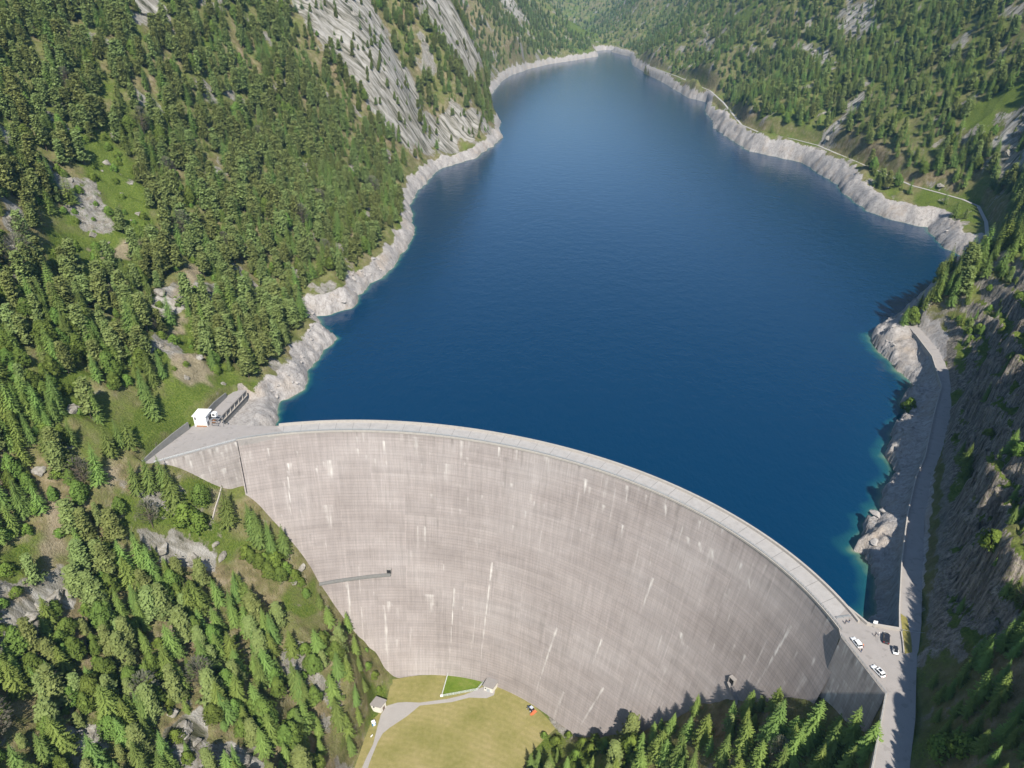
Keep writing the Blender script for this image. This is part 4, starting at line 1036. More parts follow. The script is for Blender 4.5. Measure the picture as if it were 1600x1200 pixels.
# scattered shrubs on open ground and on the rock ledges
X, Y = cand(6.0, -280, 330, 60, 520, 9)
s2_, _ = ground_z(X, Y)
sdU = s2_(GSD); rU = np.hypot(X - DCX, Y - DCY); aU = np.degrees(np.arctan2(X - DCX, Y - DCY)); zU = s2_(GZ)
dsU = (rU < 197) & (aU > -40) & (aU < 75)
okU = (rng.random(len(X)) < np.where(s2_(GCLIFF) > .3, .14, np.where(X < 40, np.where(s2_(A_MEAD) > .4, .42, .30), .17))) & (s2_(GFLAT) > .6) & ((sdU > 19) | (dsU & (Y < 290))) & ~(dsU & (aU > -19) & (aU < 69) & (rU > np.array(r_face(aU, zU)) - 2))
X, Y, zU = X[okU], Y[okU], zU[okU]
TX = np.r_[TX, X]; TY = np.r_[TY, Y]; TZ = np.r_[TZ, zU]; kind = np.r_[kind, np.full(len(X), 'u')]; ht = np.r_[ht, rng.uniform(1.8, 4.6, len(X))]
# trees the photograph shows one by one
KEYTREES = [[-129.3,252.2,22,"s"],[-118.1,254.2,20,"s"],[-113.1,254.7,20,"s"],[-108.6,257.6,18,"s"],[-119.8,255.6,19,"s"],[-138.1,252.0,12,"b"],[-146.7,245.1,21,"s"],[-149.9,247.7,19,"s"],[-154.9,244.5,18,"s"],[-158.3,240.6,18,"s"],[-168.0,246.2,17,"s"],[-164.2,254.7,16,"s"],[-166.7,252.3,15,"s"],[-152.5,234.6,15,"d"],[-139.1,244.9,8,"u"],[-143.4,243.9,8,"u"],[-169.2,218.1,17,"p"],[-161.0,222.0,17,"p"],[-172.6,217.1,18,"p"],[-176.7,195.5,14,"p"],[-237.7,331.9,26,"s"],[-227.1,320.5,22,"p"],[-232.2,359.9,19,"p"],[-223.8,381.3,18,"p"],[-205.6,360.6,19,"s"],[-197.4,360.7,19,"s"],[-205.0,344.5,17,"s"],[-169.4,293.9,18,"s"],[-170.4,285.0,17,"s"],[-167.3,299.7,16,"s"],[-181.1,265.3,14,"s"],[-163.9,277.3,20,"s"],[58.599999999999994,177.5,19.0,"l"],[63.39999999999999,167.4,19.0,"s"],[72.3,169.7,16.8,"l"],[74.1,155.1,17.6,"s"],[80.1,153.2,18.400000000000002,"l"],[86.5,149.7,21.849999999999998,"s"],[81.5,144.3,17.6,"l"],[88.39999999999999,139.2,19.95,"l"],[94.0,142.2,21.849999999999998,"l"],[95.8,133.9,19.95,"s"],[101.2,133.9,20.9,"l"],[100.0,124.7,17.099999999999998,"l"],[84.6,137.3,19.95,"s"],[51.099999999999994,175.2,18.05,"l"],[43.0,185.4,17,"p"],[65.39999999999999,158.4,19.0,"s"],[75.5,145.2,16.0,"l"],[90.6,129.1,19.0,"l"],[94.8,124.3,17.099999999999998,"l"],[50.0,189.5,11.399999999999999,"u"],[62.099999999999994,177.8,11.399999999999999,"l"],[77.89999999999999,160.9,11.200000000000001,"s"],[100.0,139.7,13.299999999999999,"l"],[-81.6,251.4,14,"l"],[-82.7,242.4,15,"s"],[-76.6,240.9,14,"l"],[-72.8,230.9,12,"s"],[-75.5,221.5,16,"l"],[-71.0,228.4,9,"s"],[-72.9,218.0,14,"s"],[-71.8,215.6,12,"l"],[-74.6,206.4,16,"l"],[-73.4,203.0,14,"s"],[-78.1,206.7,17,"s"],[-80.6,212.7,17,"l"],[-79.3,219.8,17,"s"],[-88.7,245.9,13,"l"],[-93.4,249.7,10,"s"],[-69.0,240.4,3,"u"],[-67.1,238.6,2.5,"u"],[-71.4,240.0,3,"u"],[-111.6,251.8,6,"u"],[-107.4,252.1,5,"u"],[-104.0,252.1,5,"u"],[-108.6,247.4,9,"b"],[-112.4,246.1,10,"b"],[-116.5,246.7,9,"b"],[-119.6,246.9,8,"b"],[-115.1,249.9,5,"u"],[-122.2,247.9,5,"u"],[-101.6,252.1,4,"u"],[-98.5,249.1,6,"b"],[15.2,214.2,3,"u"],[20.5,211.2,3.5,"u"],[26.8,214.2,3,"u"],[32.4,205.5,4,"u"],[38.1,205.3,4,"u"],[41.4,198.6,5,"u"],[28.9,199.0,5,"u"],[20.8,205.5,4,"u"],[12.3,198.7,14,"s"],[17.2,195.0,13,"s"],[8.7,197.4,12,"s"],[20.6,201.3,10,"s"],[250.8,406.1,16,"s"],[244.8,400.1,12,"b"],[240.4,399.7,12,"s"],[257.8,401.0,18,"s"],[263.1,399.1,18,"s"],[253.8,400.9,14,"s"],[269.4,400.0,18,"p"],[278.3,404.1,18,"s"],[283.3,401.8,16,"s"],[206.6,317.6,7,"u"],[122.2,138.3,7,"l"],[120.5,132.1,8,"l"],[116.7,126.3,7,"l"],[115.1,120.3,8,"l"],[122.0,131.7,9,"s"],[125.6,133.5,10,"l"],[119.2,120.8,11,"l"],[116.4,114.0,10,"s"],[114.6,116.3,8,"l"],[120.5,116.4,12,"l"],[118.2,108.9,12,"l"],[113.5,107.4,10,"l"],[111.9,115.3,6,"u"],[123.2,123.1,18,"l"],[118.9,124.0,8,"l"],[126.3,123.2,20,"s"],[122.1,111.2,20,"s"],[127.5,113.4,22,"l"],[128.6,131.9,14,"l"],[131.7,128.8,15,"l"],[142.4,143.7,15,"d"],[113.2,111.7,6,"u"],[115.9,99.7,18,"s"],[116.4,104.4,17,"l"],[144.8,160.3,10,"l"],[146.9,166.7,6,"u"],[251.0,400.8,13,"s"],[255.9,398.2,15,"l"],[259.9,396.9,15,"s"],[265.0,395.4,16,"s"],[270.7,394.5,15,"l"],[273.6,389.8,15,"s"],[279.0,387.8,16,"s"],[283.8,388.7,16,"l"]]
kx = np.array([t[0] for t in KEYTREES]); ky = np.array([t[1] for t in KEYTREES])
d = np.sqrt(((TX[:, None] - kx[None]) ** 2 + (TY[:, None] - ky[None]) ** 2)).min(1)
keep = d > 4.0
TX = np.r_[TX[keep], kx]; TY = np.r_[TY[keep], ky]; kind = np.r_[kind[keep], [t[3] for t in KEYTREES]]; ht = np.r_[ht[keep], [t[2] for t in KEYTREES]]
TZ = ground_z(TX, TY)[0](GZ)
key = np.zeros(len(TX), bool); key[-len(KEYTREES):] = True
n = len(TX)
nn_ = .87 * TX - .5 * TY
cap = np.where((TX > 98) & (nn_ > 28) & (TY < 165), np.maximum(3.5, 1.65 * (nn_ - 28.5) - TZ), 99)
ht = np.minimum(ht, cap)
ht = np.where((TX > 95) & (TY < 94), np.minimum(ht, 7.5), ht)
rot = rng.uniform(0, 6.283, n); tilt = rng.normal(0, .03, (n, 2)); wid = rng.uniform(.85, 1.18, n); var = rng.integers(0, 1000, n)

# --- which of them the camera sees largest
pc, ps = math.cos(R(29)), math.sin(R(29))
def project(x, y, z):
    z = z - CAM_H; dep = y * pc - z * ps
    return 0.5 + (x / dep) * 1111 / 1600, 0.5 + ((-z * pc - y * ps) / dep) * 1111 / 1200, dep
PXn, PYn, PD = project(TX, TY, TZ + ht * .5)
seen = (PXn > -.012) & (PXn < 1.012) & (PYn > -.03) & (PYn < 1.03) & (PD > 0)
size = ht / np.maximum(PD, 1)
near = np.where(seen & (PD < 900))[0]
vis = np.zeros(n, bool)
C0 = np.array([0, 0, CAM_H])
for i0 in range(0, len(near), 4000):
    ii = near[i0:i0 + 4000]
    tops = np.stack([TX[ii], TY[ii], TZ[ii] + ht[ii] * .8], 1)
    ts = np.linspace(.3, .985, 90)
    P_ = C0 + (tops - C0)[:, None, :] * ts[None, :, None]
    g = ground_z(P_[..., 0].ravel(), P_[..., 1].ravel())[0](GZ).reshape(P_.shape[:2])
    a_ = np.degrees(np.arctan2(P_[..., 0] - DCX, P_[..., 1] - DCY)); r_ = np.hypot(P_[..., 0] - DCX, P_[..., 1] - DCY)
    hid_dam = ((P_[..., 2] < 0) & (a_ > -18) & (a_ < 68) & (r_ > 187) & (r_ < 193)).any(1)
    vis[ii] = ~((g > P_[..., 2] + 1.0).any(1) | hid_dam)
order = np.argsort(-size)
single = np.zeros(n, bool)
for kd, lim in (('s', 240), ('p', 190), ('l', 200), ('b', 120), ('u', 110), ('d', 60)):
    c = [i for i in order if kind[i] == kd and vis[i] and (PYn[i] < .995)][:lim]
    single[c] = True
single[key] = True
print('trees', n, 'single', single.sum(), {k_: int((single & (kind == k_)).sum()) for k_ in 'splbud'})

LAND = [  # landmark points used in the descriptions
 ((-146, 286), 26, 'beside the white gate house'), ((-158, 262), 22, 'beside the curved grey retaining wall'), ((-124, 250), 26, "below the dam's left end block"),
 ((-100, 255), 24, "on the ridge against the dam's left edge"), ((-66, 236), 24, 'behind the small hut on the lawn'), ((-70, 210), 22, 'at the left edge of the mown lawn'),
 ((15, 190), 26, 'at the lower right edge of the lawn'), ((60, 178), 30, 'in front of the right foot of the dam'), ((98, 145), 26, "under the dam's right end block"),
 ((240, 395), 26, 'on the headland tip over the cliff road'), ((275, 405), 38, 'on the headland ridge above the lake'),
 ((410, 600), 50, 'beside the bay behind the headland'), ((-250, 420), 34, 'around the sloping green meadow'), ((-272, 385), 40, 'beside the pale rock slabs left of the meadow'), ((-160, 330), 32, 'on the brown slope above the spillway gallery'), ((-125, 350), 34, 'just above the pale shore next to the gallery')]
ADJ = {'s': 'dark spruce', 'p': 'olive green larch', 'b': 'leafy broadleaf tree', 'l': 'bright green conifer', 'u': 'green shrub', 'd': 'pale grey bare-twigged tree'}
NAME = {'s': 'spruce_tree', 'p': 'larch_tree', 'b': 'broadleaf_tree', 'l': 'conifer_tree', 'u': 'shrub', 'd': 'bare_tree'}
def where(x, y, z):
    best = None
    for (lx, ly), rr, txt in LAND:
        d_ = math.hypot(x - lx, y - ly) / rr
        if d_ < 1 and (best is None or d_ < best[0]): best = (d_, txt)
    if best: return best[1]
    if x > 60:
        if y < 140: return 'on the steep bank below right of the road'
        if y < 260: return 'on the cliff over the shaded road'
        if y < 420: return 'on the craggy slope above the bend of the cliff road'
        return 'in the conifer wood above the far right shore'
    if y > 620: return 'high on the wooded left mountainside over the lake'
    if y > 430: return 'in the dense wood above the left shore'
    if y > 330: return 'on the left slope between the meadow and the gate house'
    if x < -175: return 'on the far left slope level with the dam crest' if y > 235 else 'on the leafy slope in the lower left corner'
    if z < -85: return 'low on the left bank facing the lawn'
    if z < -45: return 'halfway down the left bank below the dam'
    return 'on the upper left bank in front of the dam'
def size_word(k_, h):
    if k_ == 'u': return 'low' if h < 3 else 'bushy'
    return 'small' if h < 10 else 'mid-sized' if h < 15.5 else 'tall'
for i in np.where(single)[0]:
    k_ = kind[i]; cm, tm = KINDS[k_][var[i] % len(KINDS[k_])]
    x, y, z, h = float(TX[i]), float(TY[i]), float(TZ[i]), float(ht[i])
    t_ = empty(NAME[k_], (x, y, z - .25), float(rot[i]))
    t_.rotation_euler = (float(tilt[i, 0]), float(tilt[i, 1]), float(rot[i])); w_ = float(wid[i]); t_.scale = (h * w_, h * w_, h)
    wh = where(x, y, z)
    tag(t_, size_word(k_, h) + ' ' + ADJ[k_] + ' ' + wh, 'shrub' if k_ == 'u' else 'tree', ADJ[k_] + 's ' + wh)
    link(bpy.data.objects.new('crown', cm), t_); link(bpy.data.objects.new('trunk', tm), t_)

# --- everything else is the forest
lib = bpy.data.collections.new('forest_kinds')
def joined(name, cm, tm):
    bm = bmesh.new(); bm.from_mesh(cm); nf = len(bm.faces); bm.from_mesh(tm); bm.faces.ensure_lookup_table()
    for f in bm.faces[nf:]: f.material_index = 1
    me = bpy.data.meshes.new(name); bm.to_mesh(me); bm.free()
    me.materials.append(cm.materials[0]); me.materials.append(M_BARK)
    o = bpy.data.objects.new(name, me); lib.objects.link(o)
order_k = {}
c_ = 0
for k_ in 'bdlpsu':
    for j, (cm, tm) in enumerate(KINDS[k_]):
        joined('forest_%02d' % c_, cm, tm); order_k[(k_, j)] = c_; c_ += 1
rest = np.where(~single)[0]
me = bpy.data.meshes.new('forest')
me.vertices.add(len(rest))
me.vertices.foreach_set('co', np.stack([TX[rest], TY[rest], TZ[rest] - .25], 1).astype(np.float32).ravel())
a = me.attributes.new('pick', 'INT', 'POINT'); a.data.foreach_set('value', np.array([order_k[(kind[i], int(var[i]) % len(KINDS[kind[i]]))] for i in rest], np.int32))
a = me.attributes.new('turn', 'FLOAT_VECTOR', 'POINT'); a.data.foreach_set('vector', np.stack([tilt[rest, 0], tilt[rest, 1], rot[rest]], 1).astype(np.float32).ravel())
a = me.attributes.new('size', 'FLOAT_VECTOR', 'POINT'); a.data.foreach_set('vector', np.stack([ht[rest] * wid[rest], ht[rest] * wid[rest], ht[rest]], 1).astype(np.float32).ravel())
forest = link(bpy.data.objects.new('forest', me))
ng = bpy.data.node_groups.new('forest_planting', 'GeometryNodeTree')
ng.interface.new_socket('Geometry', in_out='INPUT', socket_type='NodeSocketGeometry'); ng.interface.new_socket('Geometry', in_out='OUTPUT', socket_type='NodeSocketGeometry')
gi = ng.nodes.new('NodeGroupInput'); go = ng.nodes.new('NodeGroupOutput')
iop = ng.nodes.new('GeometryNodeInstanceOnPoints'); ci_ = ng.nodes.new('GeometryNodeCollectionInfo')
ci_.inputs['Collection'].default_value = lib; ci_.inputs['Separate Children'].default_value = True; ci_.inputs['Reset Children'].default_value = True
iop.inputs['Pick Instance'].default_value = True
def na(name, t):
    nd = ng.nodes.new('GeometryNodeInputNamedAttribute'); nd.data_type = t; nd.inputs['Name'].default_value = name; return nd.outputs['Attribute']
ng.links.new(gi.outputs[0], iop.inputs['Points']); ng.links.new(ci_.outputs[0], iop.inputs['Instance'])
ng.links.new(na('pick', 'INT'), iop.inputs['Instance Index']); ng.links.new(na('turn', 'FLOAT_VECTOR'), iop.inputs['Rotation']); ng.links.new(na('size', 'FLOAT_VECTOR'), iop.inputs['Scale'])
ng.links.new(iop.outputs[0], go.inputs[0])
md = forest.modifiers.new('planting', 'NODES'); md.node_group = ng
tag(forest, 'unbroken conifer and larch woods covering the mountainsides around the lake', 'forest', None, 'stuff')
# ------------------------------------------------------------------ lawn at the foot of the dam
SP = {"lawn":[[-61.82,245.88],[-52.86,247.83],[-33.18,249.6],[-18.2,248.61],[-8.21,245.11],[0.0,239.77],[9.55,232.38],[17.13,223.86],[20.89,218.37],[16.72,214.35],[11.38,208.48],[7.4,204.04],[4.36,197.26],[-58.02,196.65],[-72.93,197.26],[-73.24,209.45],[-68.79,221.78],[-65.7,225.6],[-62.48,233.11],[-62.06,240.9]],"patch":[[-33.15,249.2],[-18.19,248.22],[-13.81,245.88],[-14.07,243.95],[-17.81,239.58],[-34.97,235.67]],"path":[[-64.14,225.6],[-62.09,230.58],[-56.96,232.38],[-52.55,232.75],[-45.82,232.38],[-31.99,234.57],[-24.13,236.78],[-18.78,239.4],[-14.32,241.66],[-8.44,240.53],[-9.01,236.78],[-12.81,234.94],[-21.47,235.31],[-29.94,232.75],[-45.64,230.76],[-51.22,224.9],[-58.72,218.71],[-61.62,215.68],[-63.3,211.07],[-65.25,201.54],[-65.85,196.65],[-68.75,196.65],[-67.3,203.1],[-65.25,210.09],[-64.76,218.03]],"fence":[[-33.13,249.01],[-35.29,235.67],[-17.81,239.4],[-14.09,244.34]],"gate":[[-13.75,242.33],[-8.78,240.43],[-5.56,245.56],[-11.33,247.51]],"hut":[[-69.52,227.71],[-63.98,226.12],[-61.7,230.29],[-67.02,232.39]],"toilet":[[-66.7,220.41]],"box":[[-66.47,213.69]],"tractor":[[6.96,230.55],[11.87,225.58]],"ppl0":[[-22.93,247.24],[-21.27,247.05],[-19.61,246.85]],"cars":[[107.63,158.14],[108.49,154.01],[109.03,147.4],[110.58,143.26],[119.57,159.94],[117.35,155.62],[119.42,154.13],[118.57,151.68]],"ppl1":[[108.11,164.07],[109.42,164.47],[116.79,159.36],[115.34,158.85],[108.87,154.45],[107.8,153.09]],"sign":[[116.65,162.48]],"boulder":[[-262.9,471.5,9],[-259.9,459.9,3],[-255.6,466.9,3],[-247.4,409.7,8],[-244.8,461.9,3],[-247.1,452.0,3],[-253.9,439.4,2.5],[-252.4,429.1,2],[-246.0,434.0,2],[-234.5,441.8,6],[-235.3,433.1,2],[-255.0,410.8,4],[-261.9,416.9,6],[-253.1,413.4,3],[-273.6,417.2,9],[-266.1,434.0,7],[-238.5,407.9,2.5],[-240.8,401.8,2],[-229.3,412.5,6],[-224.3,421.6,5],[-195.6,370.0,9],[-186.2,367.0,10],[-181.6,386.7,9],[-173.3,392.1,8],[-194.9,355.4,7],[-172.0,194.6,10],[-170.2,199.4,7],[-174.0,189.2,8],[-174.2,183.4,7],[-149.8,230.6,8],[-140.2,235.0,7],[-130.8,241.4,6],[-133.2,243.7,5],[-123.4,170.1,9],[-118.6,167.8,7],[-103.7,167.3,9],[-109.0,167.3,7],[-147.6,157.7,8],[-149.7,155.2,6],[-191.6,235.5,6],[-185.8,227.6,7],[-186.1,256.8,8],[-191.5,259.5,6],[-178.8,259.9,5],[-159.5,322.6,6],[-159.7,305.7,5],[-176.1,320.4,5],[-104.0,251.4,5],[-102.2,257.3,5],[-260.8,366.2,12],[-250.9,340.3,13],[-253.3,354.8,9],[-174.5,174.0,8],[-179.4,240.0,6],[-165.4,281.3,4],[-146.5,316.3,4],[-127.9,174.3,5],[381.3,799.1,7],[425.7,712.8,9],[560.2,1273.8,12],[531.4,1218.7,10],[499.4,1286.7,12],[473.2,695.3,12],[462.2,683.6,11],[401.7,940.0,10],[-191.8,961.2,12],[-306.3,667.3,9]],"steps":[[-133.1,266.7,-16.9],[-134.2,264.2,-21.5],[-134.1,258.9,-23.7],[-134.3,254.4,-25.5],[-134.6,250.5,-28.3]]}
def lawn_mat(name, a, b_, c_, stripes=True):
    m, nt, b = new_mat(name); k = NT(nt); p = k.pos()
    n1 = k.noise(p, 0.06, 4, 0.6); n2 = k.noise(p, 0.5, 5, 0.7); n3 = k.noise(p, 3.0, 3, 0.6)
    c = k.ramp(k.math('ADD', k.math('MULTIPLY', n1, 0.6), k.math('MULTIPLY', n2, 0.4)), [(0.35, a), (0.5, b_), (0.65, c_)])
    if stripes:
        w = k.n('ShaderNodeTexWave'); w.wave_type = 'RINGS'; w.rings_direction = 'Z'
        w.inputs['Scale'].default_value = 0.11; w.inputs['Distortion'].default_value = 2.5; w.inputs['Detail'].default_value = 2; w.inputs['Detail Scale'].default_value = 0.4
        mp = k.n('ShaderNodeMapping'); mp.inputs['Location'].default_value = (67, -90, 0); k.l(p, mp.inputs['Vector']); k.l(mp.outputs[0], w.inputs['Vector'])
        c = k.mix(k.math('MULTIPLY', w.outputs['Fac'], 0.22), c, [v * 0.72 for v in b_])
    c = k.mix(0.35, c, k.ramp(n3, [(0.3, 0.3), (0.7, 0.7)]), 'OVERLAY')
    k.l(c, b.inputs['Base Color']); b.inputs['Roughness'].default_value = 0.95; b.inputs['Specular IOR Level'].default_value = 0.05
    k.l(k.bump(n3, 0.6, 0.4), b.inputs['Normal'])
    return m
sheet('lawn', [tuple(p) for p in SP['lawn']], -129.98, lawn_mat('mown_grass', (0.165, 0.162, 0.048), (0.235, 0.210, 0.080), (0.30, 0.250, 0.118)), 'mown olive lawn at the foot of the dam', 'lawn', 1.0)
sheet('lawn_patch', [tuple(p) for p in SP['patch']], -129.90, lawn_mat('fresh_grass', (0.075, 0.120, 0.014), (0.110, 0.160, 0.022), (0.17, 0.19, 0.05), False), 'bright green fenced patch of grass against the dam', 'lawn', 0.5)
sheet('path', [tuple(p) for p in SP['path']], -129.93, asphalt('gravel_path', (0.26, 0.24, 0.225), (0.34, 0.32, 0.30)), 'grey gravel path curving across the lawn to the dam', 'path', 0.5)

f_ = empty('chain_fence', (SP['fence'][1][0], SP['fence'][1][1], -129.95), 0, 'pale wire fence round the bright green patch of lawn', 'fence')
ox, oy = SP['fence'][1]
M_FENCE = plain('pale_fence', (0.55, 0.57, 0.56), 0.6, 0.1, 1.0)
mbp = None
for (x0, y0), (x1, y1) in zip(SP['fence'][:-1], SP['fence'][1:]):
    L = math.hypot(x1 - x0, y1 - y0); k_ = max(2, int(L / 2.6))
    mb = MB()
    for i in range(k_ + 1):
        x, y = x0 + (x1 - x0) * i / k_ - ox, y0 + (y1 - y0) * i / k_ - oy
        if i < k_:
            pm = MB(); pm.tube((x, y, 0), (x, y, 1.7), .06, n=6); pm.build('post', M_FENCE, f_)
    for h in [0.15 + .22 * j for j in range(8)]: mb.tube((x0 - ox, y0 - oy, h), (x1 - ox, y1 - oy, h), .028, n=4)
    nq = int(L / .5)
    for i in range(nq): mb.tube((x0 - ox + (x1 - x0) * i / nq, y0 - oy + (y1 - y0) * i / nq, .1), (x0 - ox + (x1 - x0) * i / nq, y0 - oy + (y1 - y0) * i / nq, 1.7), .018, n=4)
    mb.build('mesh_panel', M_FENCE, f_)
mb = MB(); mb.box((0, 0, .95), (1.3, .5, 1.1), .2); mb.build('notice_board', M_WHITE, f_)

def flat_house(name, corners, z0, z1, wallm, roofm, label, over=0.45, slope=0.0, cat='building'):
    c = np.mean(corners, 0)
    h = empty(name, (c[0], c[1], z0), 0, label, cat)
    q = [(x - c[0], y - c[1]) for x, y in corners]
    if sum((x1 - x0) * (y1 + y0) for (x0, y0), (x1, y1) in zip(q, q[1:] + q[:1])) > 0: q = q[::-1]
    ins = [(x * .88, y * .88) for x, y in q]
    mb = MB(); mb.prism(ins, -1.5, z1 - z0 - .3); mb.build('wall', wallm, h)
    mb = MB(); mb.prism([(x * 1.06, y * 1.06) for x, y in q], z1 - z0 - .3, z1 - z0); mb.build('roof', roofm, h)
    return h, ins
M_PLASTER = plain('cream_render', (0.62, 0.585, 0.52), 0.9, 0.12, 0.6)
M_TAR = plain('grey_flat_roof', (0.235, 0.215, 0.20), 0.95, 0.18, 0.5)
def on_wall(ins, i, f, w, h, zc, name, mat, parent, out=.05, th=.1):
    (x0, y0), (x1, y1) = ins[i], ins[(i + 1) % len(ins)]
    L = math.hypot(x1 - x0, y1 - y0); tx, ty = (x1 - x0) / L, (y1 - y0) / L
    mb = MB(); mb.box((x0 + tx * L * f + ty * out, y0 + ty * L * f - tx * out, zc), (w, th, h), math.atan2(ty, tx)); return mb.build(name, mat, parent)
h1, ins = flat_house('dam_foot_house', [(x - .9, y - 3.0) for x, y in SP['gate']], -130, -126, M_PLASTER, M_TAR, 'small grey roofed house built against the foot of the dam')
for i in range(4):
    (x0, y0), (x1, y1) = ins[i], ins[(i + 1) % 4]
    if (y0 + y1) / 2 < -1.0:
        on_wall(ins, i, .5, 1.7, 2.2, 1.15, 'door', plain('grey_gate', (.35, .36, .36), .5), h1)
        fr = on_wall(ins, i, .18, .8, .9, 2.0, 'window', M_STEEL, h1); on_wall(ins, i, .18, .6, .7, 2.0, 'pane', M_GLASS, fr, .11)
h2, ins = flat_house('lawn_hut', SP['hut'], -130, -125.2, M_PLASTER, M_TAR, 'cream hut with a flat grey roof at the left edge of the lawn')
for i in range(4):
    (x0, y0), (x1, y1) = ins[i], ins[(i + 1) % 4]
    if (x0 + x1) / 2 > 1.5:
        on_wall(ins, i, .55, 1.6, 2.3, 1.2, 'door', plain('brown_door', (.16, .12, .09), .6), h2)
    elif (y0 + y1) / 2 < -1.5:
        fr = on_wall(ins, i, .3, .9, .9, 3.4, 'window', M_GREYWALL, h2); on_wall(ins, i, .3, .7, .7, 3.4, 'pane', M_GLASS, fr, .11)
x, y = SP['toilet'][0]
t_ = empty('portable_toilet', (x, y, gz(x, y)), .5, 'blue portable toilet with a white roof in the grass by the path', 'toilet')
M_BLUE = plain('blue_plastic', (0.02, 0.19, 0.42), 0.4, 0.05, 1.0, 0, .4)
mb = MB(); mb.box((0, 0, 1.1), (1.7, 1.7, 2.2), 0, .96); mb.build('cabin', M_BLUE, t_)
mb = MB(); mb.box((0, 0, 2.38), (1.85, 1.85, .36), 0, .7); mb.build('roof', M_WHITE, t_)
mb = MB(); mb.box((.1, -.86, 1.05), (.95, .06, 1.9)); mb.build('door', M_WHITE, t_)
x, y = SP['box'][0]
t_ = empty('info_board', (x, y, gz(x, y)), .9, 'small white notice board beside the start of the gravel path', 'sign')
for s_ in (-.5, .5):
    mb = MB(); mb.tube((s_, 0, -.2), (s_, 0, 1.7), .06, n=6); mb.build('post', M_STEEL, t_)
mb = MB(); mb.box((0, -.05, 1.25), (1.4, .08, 1.0)); mb.build('panel', M_WHITE, t_)

# ------------------------------------------------------------------ vehicles
def paint(name, c):
    m = plain(name, c, 0.28, 0.03, 0.5, 0.0, 0.5); m.node_tree.nodes['Principled BSDF'].inputs['Coat Weight'].default_value = 0.6; return m
P_WHITE = paint('white_car_paint', (0.80, 0.80, 0.79)); P_BLACK = paint('black_car_paint', (0.018, 0.018, 0.022))
M_TYRE = plain('tyre_rubber', (0.02, 0.02, 0.02), 0.9, 0.1, 3); M_RIM = plain('alloy_rim', (0.45, 0.46, 0.47), 0.35, 0.05, 3, 0.8)
M_LAMP = plain('lamp_glass', (0.75, 0.76, 0.75), 0.2, 0.03, 3); M_TAIL = plain('tail_lamp', (0.40, 0.02, 0.015), 0.25, 0.05, 3)
def loft(stations, closed_ends=True):
    """stations: list of rings (equal length)"""
    n = len(stations[0]); vs = [p for s in stations for p in s]; fs = []
    for i in range(len(stations) - 1):
        for j in range(n):
            a, b = i * n + j, i * n + (j + 1) % n
            fs.append((a, b, b + n, a + n))
    fs += [tuple(range(n - 1, -1, -1)), tuple(range(len(vs) - n, len(vs)))]
    return vs, fs
def car_ring(x, hw_, zb, zt, r=.12):
    return [(x, -hw_ + r * .6, zb), (x, -hw_, zb + .18), (x, -hw_ * 1.0, zt - r * 1.6), (x, -hw_ + r, zt - r * .4), (x, -hw_ * .5, zt), (x, hw_ * .5, zt), (x, hw_ - r, zt - r * .4), (x, hw_, zt - r * 1.6), (x, hw_, zb + .18), (x, hw_ - r * .6, zb)]
